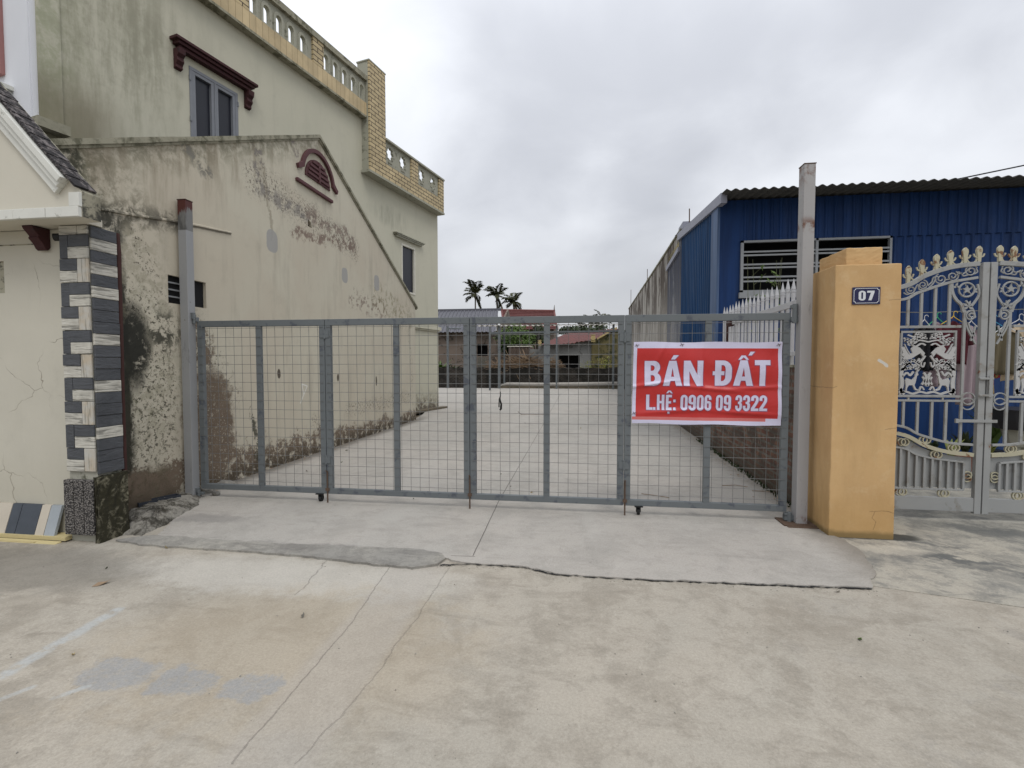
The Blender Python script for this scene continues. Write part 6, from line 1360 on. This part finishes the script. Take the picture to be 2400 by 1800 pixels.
# shed with red sheet roof and ochre urn heads
t = thing('red_roof_shed', 'grey walled shed with sagging red metal roof and dark doorway', 'shed', (-.5, 36, 0)); f35 = yf(35)
g0 = bpx(1262, 812, 35); g1 = bpx(1386, 808, 35); dr = bq(1308, 833, 1358, 905, 35)
bm = B(); prism(bm, f35, [(g0[0], 0), (g1[0], 0), (g1[0], g1[1] + .30), (g0[0], g0[1] + .12)], 0, -.2, [facef(dr[0], dr[1], .02, dr[3])]); M['shedwall'] = simple('grey rendered wall', (.22, .22, .21), .9, .2, 1, dirt=((.08, .08, .07), .3)); obj('front_wall', bm, M['shedwall'], t)
bm = B(); box(bm, dr[0] - .5, dr[1] + .5, 36, 36.1, 0, 3); obj('opening_shade', bm, M['dark'], t)
h0 = bpx(1443, 772, 38); bm = B(); 
prism(bm, yf(34.9), [(g1[0], 0), (bpx(1478, 800, 34.9)[0], 0), (bpx(1478, 772, 34.9)[0], bpx(1478, 772, 34.9)[1]), (bpx(1445, 775, 34.9)[0], bpx(1445, 775, 34.9)[1]), (g1[0], bpx(1390, 800, 34.9)[1])], 0, -.2); M['mossy'] = simple('mossy yellow wall', (.13, .11, .05), .9, .4, 1.4, dirt=((.03, .035, .015), .6)); obj('mossy_side_wall', bm, M['mossy'], t)
bm = B(); p = [bpx(1400, 796, 34.7), bpx(1446, 770, 34.7)]; prism(bm, yf(34.7), [(p[0][0], p[0][1]), (p[1][0], p[1][1]), (p[1][0], p[1][1] + .13), (p[0][0], p[0][1] + .13)], 0, -.3); M['ochre'] = simple('ochre trim', (.42, .33, .15), .85, .2, 5); obj('ochre_rake', bm, M['ochre'], t)
bm = B(); N = 24; ea = [bpx(1264 + (1388 - 1264) * k / N, 809 - 9 * (k / N) ** 2 - (2 if k > N * .7 else 0), 34.5) for k in range(N + 1)]; ra = [bpx(1330 + (1450 - 1330) * k / N, 781 - 10 * k / N, 41) for k in range(N + 1)]
prev = None
for k in range(N + 1):
    h = .05 * (k % 2); c_ = (bm.verts.new((ea[k][0], 34.5, ea[k][1] + h)), bm.verts.new((ra[k][0], 41, ra[k][1] + h)))
    if prev: bm.faces.new((prev[0], c_[0], c_[1], prev[1]))
    prev = c_
M['redsheet'] = simple('dull red sheet', (.115, .036, .03), .7, .3, 1.5, dirt=((.06, .03, .03), .4)); obj('roof', bm, M['redsheet'], t, solid=.03)
for x, y, rr_ in ((1390, 792, .17), (1265, 803, .13)):
    u, z = bpx(x, y, 34.4); bm = B(); tube(bm, [(u, 34.25, z), (u, 34.55, z)], rr_, 10); box(bm, u - rr_ * .8, u + rr_ * .8, 34.3, 34.5, z - rr_ * 1.6, z - rr_ * .6); tube(bm, [(u, 34.4, z + rr_), (u, 34.4, z + rr_ + .05)], rr_ * 1.1, 8); obj('urn_head', bm, M['ochre'], t)
bm = B(); x0_, x1_, z0_, z1_ = bq(1240, 815, 1264, 905, 35); box(bm, x0_, x1_, 35.4, 35.6, 0, z1_ - .1); obj('side_wall', bm, M['shedwall'], t)
q = bq(1192, 813, 1242, 836, 34); bm = B(); corr(bm, yf(34), q[0], q[1], q[2] - .1, q[3], .28, .06, wave=True); cs_ = thing('lean_to', 'rusty corrugated lean-to screen behind the firewood pile', 'shelter', (q[0] + 1, 34, 0)); obj('sheet', bm, simple('rusty grey sheet', (.10, .075, .06), .8, .5, 2), cs_, solid=.01)
bm = B(); box(bm, q[0] - .1, q[1] + .1, 33.9, 34.9, q[3], q[3] + .06); obj('top_sheet', bm, M['alulight'], cs_)
bm = B(); box(bm, q[0], q[1], 35.2, 35.3, 0, q[2]); obj('dark_back', bm, M['dark'], cs_)
# firewood on top of the wall: bundles
def firewood(x0, x1, y0, y1, Y_, n, label, L=(.6, 1.6), th_=.022):
    x0_, x1_, z0_, z1_ = bq(x0, y0, x1, y1, Y_); bm = B()
    for k in range(n):
        cx_ = random.uniform(x0_, x1_); hh_ = (z1_ - z0_) * math.sin(math.pi * min(.95, max(.05, (cx_ - x0_) / (x1_ - x0_)))) ** .5; cz_ = z0_ + random.uniform(0, hh_); l = random.uniform(*L) / 2; a = random.gauss(0, .35); b_ = random.uniform(-.6, .6); v = Vector((math.cos(a) * math.cos(b_), math.sin(b_), math.sin(a))) * l; c_ = Vector((cx_, Y_ + random.uniform(-.3, .3), cz_)); tube(bm, [c_ - v, c_ + Vector((0, 0, random.uniform(-.04, .04))), c_ + v], random.uniform(.5, 1.2) * th_, 4)
    tag(obj('firewood_pile', bm, M['firewood']), label, 'firewood', 'firewood stacked on the rear wall')
firewood(1150, 1235, 850, 865, 32.2, 260, 'low brown heap of broken sticks on the left of the rear wall'); firewood(1195, 1270, 842, 864, 32.4, 240, 'tall tangle of long pale branches on the rear wall beside the lean-to', (1.2, 2.6)); firewood(1285, 1312, 842, 864, 32.5, 90, 'small bundle of sticks on the rear wall by the shed door', (.5, 1.1))
# ------------------------------------------------------------------ trees
def leafcloud(bm, c, rad, n, sz, clumps=14, rnd=random, droop=0):
    c = Vector(c); cl = []
    for k in range(clumps):
        v = Vector([rnd.gauss(0, 1) for _ in range(3)]).normalized() * rnd.uniform(.35, .95); cl.append((Vector((v.x * rad[0], v.y * rad[1], v.z * rad[2])), rnd.uniform(.22, .42)))
    for k in range(n):
        o, s_ = rnd.choice(cl); v = Vector([rnd.gauss(0, .55) for _ in range(3)]); p = c + o + Vector((v.x * rad[0] * s_, v.y * rad[1] * s_, v.z * rad[2] * s_)); a = Vector([rnd.uniform(-1, 1) for _ in range(3)]).normalized(); b = a.orthogonal().normalized(); q = sz * rnd.uniform(.5, 1.3); quad(bm, p - a * q, p + b * q * .55, p + a * q, p - b * q * .55)
def tree(x, y, Y_, rx, rz, n, sz, label, m='leaf', group=None, name='leafy_tree'):
    u, z = bpx(x, y, Y_); t = thing(name, label, 'tree', (u, Y_, 0), group); bm = B(); leafcloud(bm, (u, Y_, z), (rx, rx, rz), n, sz); obj('crown', bm, M[m], t)
    bm = B(); tube(bm, [(u, Y_, -.1), (u + .1, Y_, z * .5), (u, Y_, z)], [.18, .14, .06], 7)
    for k in range(5): a = random.uniform(0, 6.28); tube(bm, [(u, Y_, z * .6), (u + math.cos(a) * rx * .6, Y_ + math.sin(a) * rx * .6, z + rz * random.uniform(-.3, .4))], [.07, .02], 5)
    obj('trunk', bm, M['trunk'], t)
tree(1218, 792, 36.5, 1.5, .95, 3200, .10, 'bright green bushy tree between the red roofs and the lean-to'); tree(1190, 800, 37.5, .9, 1.2, 1500, .10, 'thin darker tree left of the bright green tree', 'leafdark'); tree(1258, 785, 38, .9, .8, 1200, .10, 'small dark tree just left of the shed roof', 'leafdark')
G1 = 'distant trees beyond the shed roof'
for x, y, rx, rz, lab in ((1345, 779, 2.6, .75, 'flat dark treetop seen under the canopy above the shed'), (1372, 781, 2.0, .7, 'low dark treetop right of the flat treetop'), (1400, 776, 1.6, .9, 'rounded dark treetop near the right end of the canopy'), (1425, 780, 1.8, .6, 'rightmost low dark treetop beside the old wall')): tree(x, y, 60, rx, rz, 700, .22, lab, 'leafdark', G1)
def palm(x, y, Y_, R_, nf, label, trunk_r=.11, seed=1, hang=2, group=None, up=.6, tdx=0):
    rnd = random.Random(seed); u, z = bpx(x, y, Y_); t = thing('areca_palm', label, 'palm tree', (u, Y_, 0), group); bm = B(); tube(bm, [(u + tdx, Y_, -.1), (u + tdx * .5, Y_, z * .5), (u, Y_, z)], [trunk_r * 1.2, trunk_r, trunk_r * .8], 7); tube(bm, [(u, Y_, z - .6), (u, Y_, z - .1), (u, Y_, z + .3)], [trunk_r, trunk_r * 1.7, trunk_r], 7); obj('trunk', bm, M['trunk'], t)
    bm = B(); dead = B(); nd = 0
    for k in range(nf):
        a = 2 * math.pi * k / nf + rnd.uniform(-.3, .3); el = (rnd.uniform(.55, 1.45) if k % 3 else rnd.uniform(-.1, .6)); L = R_ * rnd.uniform(.75, 1.1) * (1.1 if el > .6 else .9); tgt = bm
        if k < hang: el = -1.1; L *= .85; tgt = dead
        hor = Vector((math.cos(a), math.sin(a), 0)); p = Vector((u, Y_, z)); th_ = el; pts = [p]; n = 12
        for j in range(n): p = p + (hor * math.cos(th_) + Vector((0, 0, math.sin(th_)))) * L / n; th_ -= rnd.uniform(.03, .17) * (j / 6 + .3) * (1 if el > -.5 else .15); th_ = max(th_, -1.5); pts.append(p)
        tube(tgt, pts, [.025] * 4 + [.015] * (n - 3), 4); side = Vector((-hor.y, hor.x, 0))
        for j in range(2, n + 1):
            tg = (pts[j] - pts[j - 1]).normalized(); ll = L * .27 * math.sin(math.pi * min(.93, (j + 1.5) / (n + 2))) + .15
            for s_ in (-1, 1):
                for rep in (0, .5):
                    b = pts[j - 1].lerp(pts[j], rep); d = (side * s_ * .9 + tg * .75 + Vector((0, 0, rnd.uniform(-.45, .05)))).normalized() * ll * rnd.uniform(.75, 1.1); e = b + d; wv_ = tg * .085; m_ = b + d * .5 + Vector((0, 0, .03)); e += Vector((0, 0, -.12 * ll))
                    quad(tgt, b - wv_ * .6, m_ - wv_, e, m_ + wv_)
    obj('fronds', bm, M['palmleaf'], t)
    if hang: obj('hanging_fronds', dead, M['dryleaf'] if seed == 3 else M['palmleaf'], t)
    else: dead.free()
palm(1114, 690, 60, 2.2, 15, 'left tall palm with a bare thin trunk above the grey roof', seed=2, hang=3); palm(1165, 694, 60, 2.2, 16, 'middle palm with thick drooping fronds above the grey roof', seed=5, hang=4); palm(1204, 708, 60, 1.9, 16, 'right shortest palm of the three before the red tiled roof', seed=3, hang=3)
palm(1411, 752, 75, 1.9, 9, 'tiny far palm peeking above the gate right of centre', seed=7, hang=0); palm(1386, 762, 75, 2.0, 8, 'tiny far palm low above the gate top bar', seed=8, hang=0); palm(1405, 775, 62, 1.8, 10, 'dark palm crown seen under the canopy near its right end', seed=9, hang=0); palm(1374, 776, 62, 1.7, 10, 'dark palm crown seen under the canopy left of the other', seed=10, hang=0)
# broad leaved plants against the rear wall
for k, (x, y, n, L, lab) in enumerate(((1033, 858, 22, 1.5, 'banana-like plant with broad dark leaves by the tall house corner'), (1062, 860, 24, 1.2, 'lower broad leaved plant right of the banana-like plant'), (1090, 861, 16, .8, 'small broad leaved plant behind the gate middle post'))):
    u, z = bpx(x, y, 32.6); t = thing('broad_leaved_plant', lab, 'plant', (u, 32.6, 0)); bm = B(); blades(bm, u, 32.6, z - .7, n, L, .12, 1.2); obj('leaves', bm, M['leaf'] if k != 1 else M['leafdark'], t); bm = B(); tube(bm, [(u, 32.6, -.1), (u, 32.6, z - .5)], .06, 6); obj('stem', bm, M['stem'], t)
for x, y, lab in ((1418, 850, 'yellow flowering weeds against the mossy shed wall'), (1380, 858, 'sparse green weeds at the foot of the shed wall')):
    u, z = bpx(x, y, 34.2); bm = B(); leafcloud(bm, (u, 34.2, z), (.7, .2, .45), 160, .05); tube(bm, [(u, 34.2, -.05), (u, 34.2, z)], .02, 4); tag(obj('weeds', bm, leafm('yellow green leaves', (.16, .17, .03), (.30, .30, .06))), lab, 'plant')
# ================================================================== rubble, debris and small things
def rock(c, r, n=2, flat=.6, seed=0, m='mortar', name='rubble', label='', group=None):
    rnd = random.Random(seed); bm = B(); bmesh.ops.create_icosphere(bm, subdivisions=n, radius=1)
    for v in bm.verts: k = rnd.uniform(.82, 1.12); v.co = Vector((v.co.x * r[0] * k, v.co.y * r[1] * k, v.co.z * r[2] * k)) + Vector(c)
    return tag(obj(name, bm, M[m]), label, 'rubble', group)
# cement heap between gabled wall and apron
hp_ = [gd(272, 1150), gd(262, 1120), gd(300, 1095), gd(380, 1070), gd(430, 1066), gd(425, 1092), gd(360, 1128), gd(310, 1150)]
cx_ = sum(p[0] for p in hp_) / 8; cy_ = sum(p[1] for p in hp_) / 8; bm = B(); rings_ = []
for k, (s_, h) in enumerate(((1.12, -.03), (1.0, .015), (.8, .055), (.5, .075), (.2, .08))):
    rg = []
    pts = jag(hp_ + [hp_[0]], .05, .010)[:-1] if k == 0 else None
    base = rings0 if k else pts
    if k == 0: rings0 = pts
    for p in base: rg.append(bm.verts.new((cx_ + (p[0] - cx_) * s_, cy_ + (p[1] - cy_) * s_, h + random.uniform(-.010, .014))))
    rings_.append(rg)
for a, b in zip(rings_, rings_[1:]):
    for i in range(len(a)): j = (i + 1) % len(a); bm.faces.new((a[i], a[j], b[j], b[i]))
bm.faces.new(rings_[-1]); bmesh.ops.triangulate(bm, faces=bm.faces); bmesh.ops.subdivide_edges(bm, edges=list(bm.edges), cuts=2, use_grid_fill=True)
for v in bm.verts: v.co.z += random.uniform(-.009, .009)
tag(obj('cement_heap', bm, M['heap']), 'lumpy heap of old cement between the stained wall and the apron', 'cement heap')
# dark trough on the heap
a = gd(300, 1092, .07); b = gd(386, 1070, .09); bm = B(); d = (Vector(b) - Vector(a)); L = d.length; d.normalize(); tf = Frame(a, (d.x, d.y), (d.y, -d.x)); boxf(bm, tf, -.02, L, .05, .062, -.05, .05); boxf(bm, tf, -.02, L, .062, .105, -.05, -.042); boxf(bm, tf, -.02, L, .062, .105, .042, .05); boxf(bm, tf, -.02, -.012, .062, .105, -.042, .042); boxf(bm, tf, L - .008, L, .062, .105, -.042, .042); tag(obj('trough', bm, simple('dark slate plastic', (.035, .04, .05), .6)), 'narrow dark trough lying on the cement heap by the left post', 'trough')
for k, (x, y, r, lab) in enumerate(((440, 1066, (.09, .06, .05), 'grey cement lump at the foot of the left gate post'), (480, 1052, (.14, .07, .05), 'larger grey rubble block behind the left gate corner'), (460, 1072, (.05, .04, .03), 'small dark stone beside the lower left gate bracket'))):
    g0_ = gd(x, y); rock((g0_[0], g0_[1] + .05, .02), r, 2, seed=k, label=lab)
g0_ = gnd(541, 1134); bm = B(); tube(bm, [(g0_[0], g0_[1], 0), (g0_[0], g0_[1], .02)], [.045, .035], 12); tag(obj('white_lid', bm, simple('white plastic', (.7, .7, .7), .4)), 'small white plastic lid on the slab behind the left gate leaf', 'lid')
def flatleaf(x, y, z, s_, a, m, name, lab, cat, grp=None):
    c = Vector((x, y, z)); bm = B(); u_ = Vector((math.cos(a), math.sin(a), 0)); v_ = Vector((-u_.y, u_.x, 0)); p = [c - u_ * s_, c - u_ * s_ * .3 + v_ * s_ * .45 + Vector((0, 0, .012)), c + u_ * s_ * .5 + v_ * s_ * .35 + Vector((0, 0, .006)), c + u_ * s_ + Vector((0, 0, .018)), c + u_ * s_ * .4 - v_ * s_ * .35 + Vector((0, 0, .010)), c - u_ * s_ * .4 - v_ * s_ * .4]
    m0 = bm.verts.new(c + Vector((0, 0, .002))); V_ = [bm.verts.new(q) for q in p]
    for i in range(6): bm.faces.new((m0, V_[i], V_[(i + 1) % 6]))
    return tag(obj(name, bm, M[m], solid=.001), lab, cat, grp)
ga = 'fallen leaves on the lot slab'
LL = ['dark curled leaf on the slab just right of the second gate hinge', 'small dark leaf on the slab below and left of the larger curled leaf', 'tiny brown leaf on the slab near the first mesh leaf right stile', 'tiny brown scrap of leaf between the first hinge and the second middle bar', 'dark leaf on the slab left of the third middle bar', 'dry yellowish leaf on the slab right of the third middle bar near the bottom bar', 'pale brown leaf on the slab far behind the fourth hinge', 'grey brown leaf on the slab below the rusty metal frame', 'dry leaf on the far slab left of the rusty metal frame', 'tiny dark leaf on the apron just under the second gate leaf', 'tiny brown leaf on the slab close to the middle joint line']
for k, (x, y, s_, m) in enumerate(((813, 1056, .035, 'leafdark'), (801, 1084, .022, 'leafdark'), (719, 1105, .02, 'trunk'), (760, 1090, .018, 'trunk'), (1174, 1112, .02, 'leafdark'), (1247, 1155, .022, 'dryleaf'), (1361, 1004, .04, 'dryleaf'), (1231, 992, .03, 'trunk'), (1146, 980, .03, 'dryleaf'), (969, 1170, .014, 'leafdark'), (1197, 1141, .015, 'trunk'))):
    g_ = gnd(x, y); flatleaf(g_[0], g_[1], .002, s_, k * 1.3, m, 'fallen_leaf', LL[k], 'leaf', ga)
gr_ = 'bits of debris on the road'
for k, (x, y, s_, m, lab) in enumerate(((250, 1339, .011, 'leafdark', 'tiny black pebble on the road below the stone column'), (238, 1376, .05, 'firewood', 'rusty brown leaf smear on the road at the left'), (710, 1452, .018, 'trunk', 'crumpled bit of litter on the road left of the strip'), (390, 1290, .018, 'dryleaf', 'short dark twig on the road before the column'), (1963, 1394, .022, 'trunk', 'dark leaf on the road near the right apron corner'), (2015, 1508, .02, 'leaf', 'yellow green leaf on the right side of the road'), (172, 1544, .016, 'ochre', 'small yellow scrap on the road above the grey patches'), (1382, 1328, .012, 'trunk', 'dark speck on the apron near its front crack'))):
    g_ = gnd(x, y, -.03); flatleaf(g_[0], g_[1], -.010, s_, k * .9, m, 'debris', lab, 'debris', gr_)
rnd = random.Random(11)
bm = B()
for k in range(260):
    if k < 150: p = gp[rnd.randrange(len(gp))]; p = (p[0] + rnd.uniform(-.05, .05), p[1] - abs(rnd.gauss(0, .03)))
    else: p = (rnd.uniform(-4.5, 3), rnd.uniform(1.5, 3.35))
    r_ = rnd.uniform(.0015, .0055); n0_ = len(bm.verts); res = bmesh.ops.create_icosphere(bm, subdivisions=1, radius=r_)
    for v in res['verts']: v.co = v.co * rnd.uniform(.6, 1.2) + Vector((p[0], p[1], -.013 + r_ * .3))
o_ = tag(obj('grit', bm, M['pave']), 'fine crumbs of concrete strewn along the crack and over the road'); o_['kind'] = 'stuff'
# twigs inside the lot by the brick wall
for k, (x, y, lab) in enumerate(((1725, 1140, 'thin bent twig on the slab behind the right gate leaf'), (1800, 1155, 'curved dry twig near the foot of the brick wall'), (1540, 1165, 'short straight stick on the slab under the banner'))):
    g_ = gnd(x, y); bm = B(); L = .16
    tube(bm, [(g_[0] - L, g_[1] + .05 * k, .006), (g_[0], g_[1] + .03, .010), (g_[0] + L * .8, g_[1] - .03, .006)], .004, 4); tag(obj('twig', bm, M['firewood']), lab, 'twig', 'twigs on the slab')
# moss tufts at the foot of the brick wall
bm = B()
for k in range(420):
    s_ = random.uniform(.3, 5) ; p = RW.P(s_, 0, random.uniform(.05, .13)); h = random.uniform(.01, .05); a = random.uniform(0, 6.28); quad(bm, p, p + Vector((math.cos(a) * .015, math.sin(a) * .015, h * .6)), p + Vector((0, 0, h)), p + Vector((-math.cos(a) * .012, -math.sin(a) * .012, h * .5)))
o_ = tag(obj('weeds_strip', bm, M['leafdark']), 'thin moss and weeds along the foot of the brick wall', None); o_['kind'] = 'stuff'
bm = B(); rl2 = random.Random(4)
for k in range(420):
    if k < 200: p = RW.P(rl2.uniform(.2, 8), 0, .07 + abs(rl2.gauss(0, .10)))
    elif k < 330: p = GW.P(rl2.uniform(4.9, 12.5), 0, .02 + abs(rl2.gauss(0, .08)))
    else: p = Vector((rl2.uniform(-7, 2.5), 30.3 - abs(rl2.gauss(0, .4)), 0))
    p.z = .004; a = rl2.uniform(0, 6.28); s_ = rl2.uniform(.006, .022); u_ = Vector((math.cos(a), math.sin(a), 0)) * s_; v_ = Vector((-math.sin(a), math.cos(a), 0)) * s_ * .5; h_ = Vector((0, 0, rl2.uniform(.001, .008)))
    quad(bm, p - u_, p + v_ + h_, p + u_ + h_, p - v_)
o_ = tag(obj('litter', bm, M['firewood']), 'dry leaf crumbs gathered along the foot of the walls'); o_['kind'] = 'stuff'
# inspection cover outline in the slab
q = [gnd(*p) for p in ((1214, 965), (1275, 963), (1278, 972), (1222, 972))]; bm = B()
for a, b in ((q[0], q[3]), (q[3], q[2])): tube(bm, [(a[0], a[1], .004), (b[0], b[1], .004)], .009, 4)
tag(obj('slab_frame_bar', bm, M['rustbolt']), 'thin rusty metal frame edge set in the slab centre', 'frame')
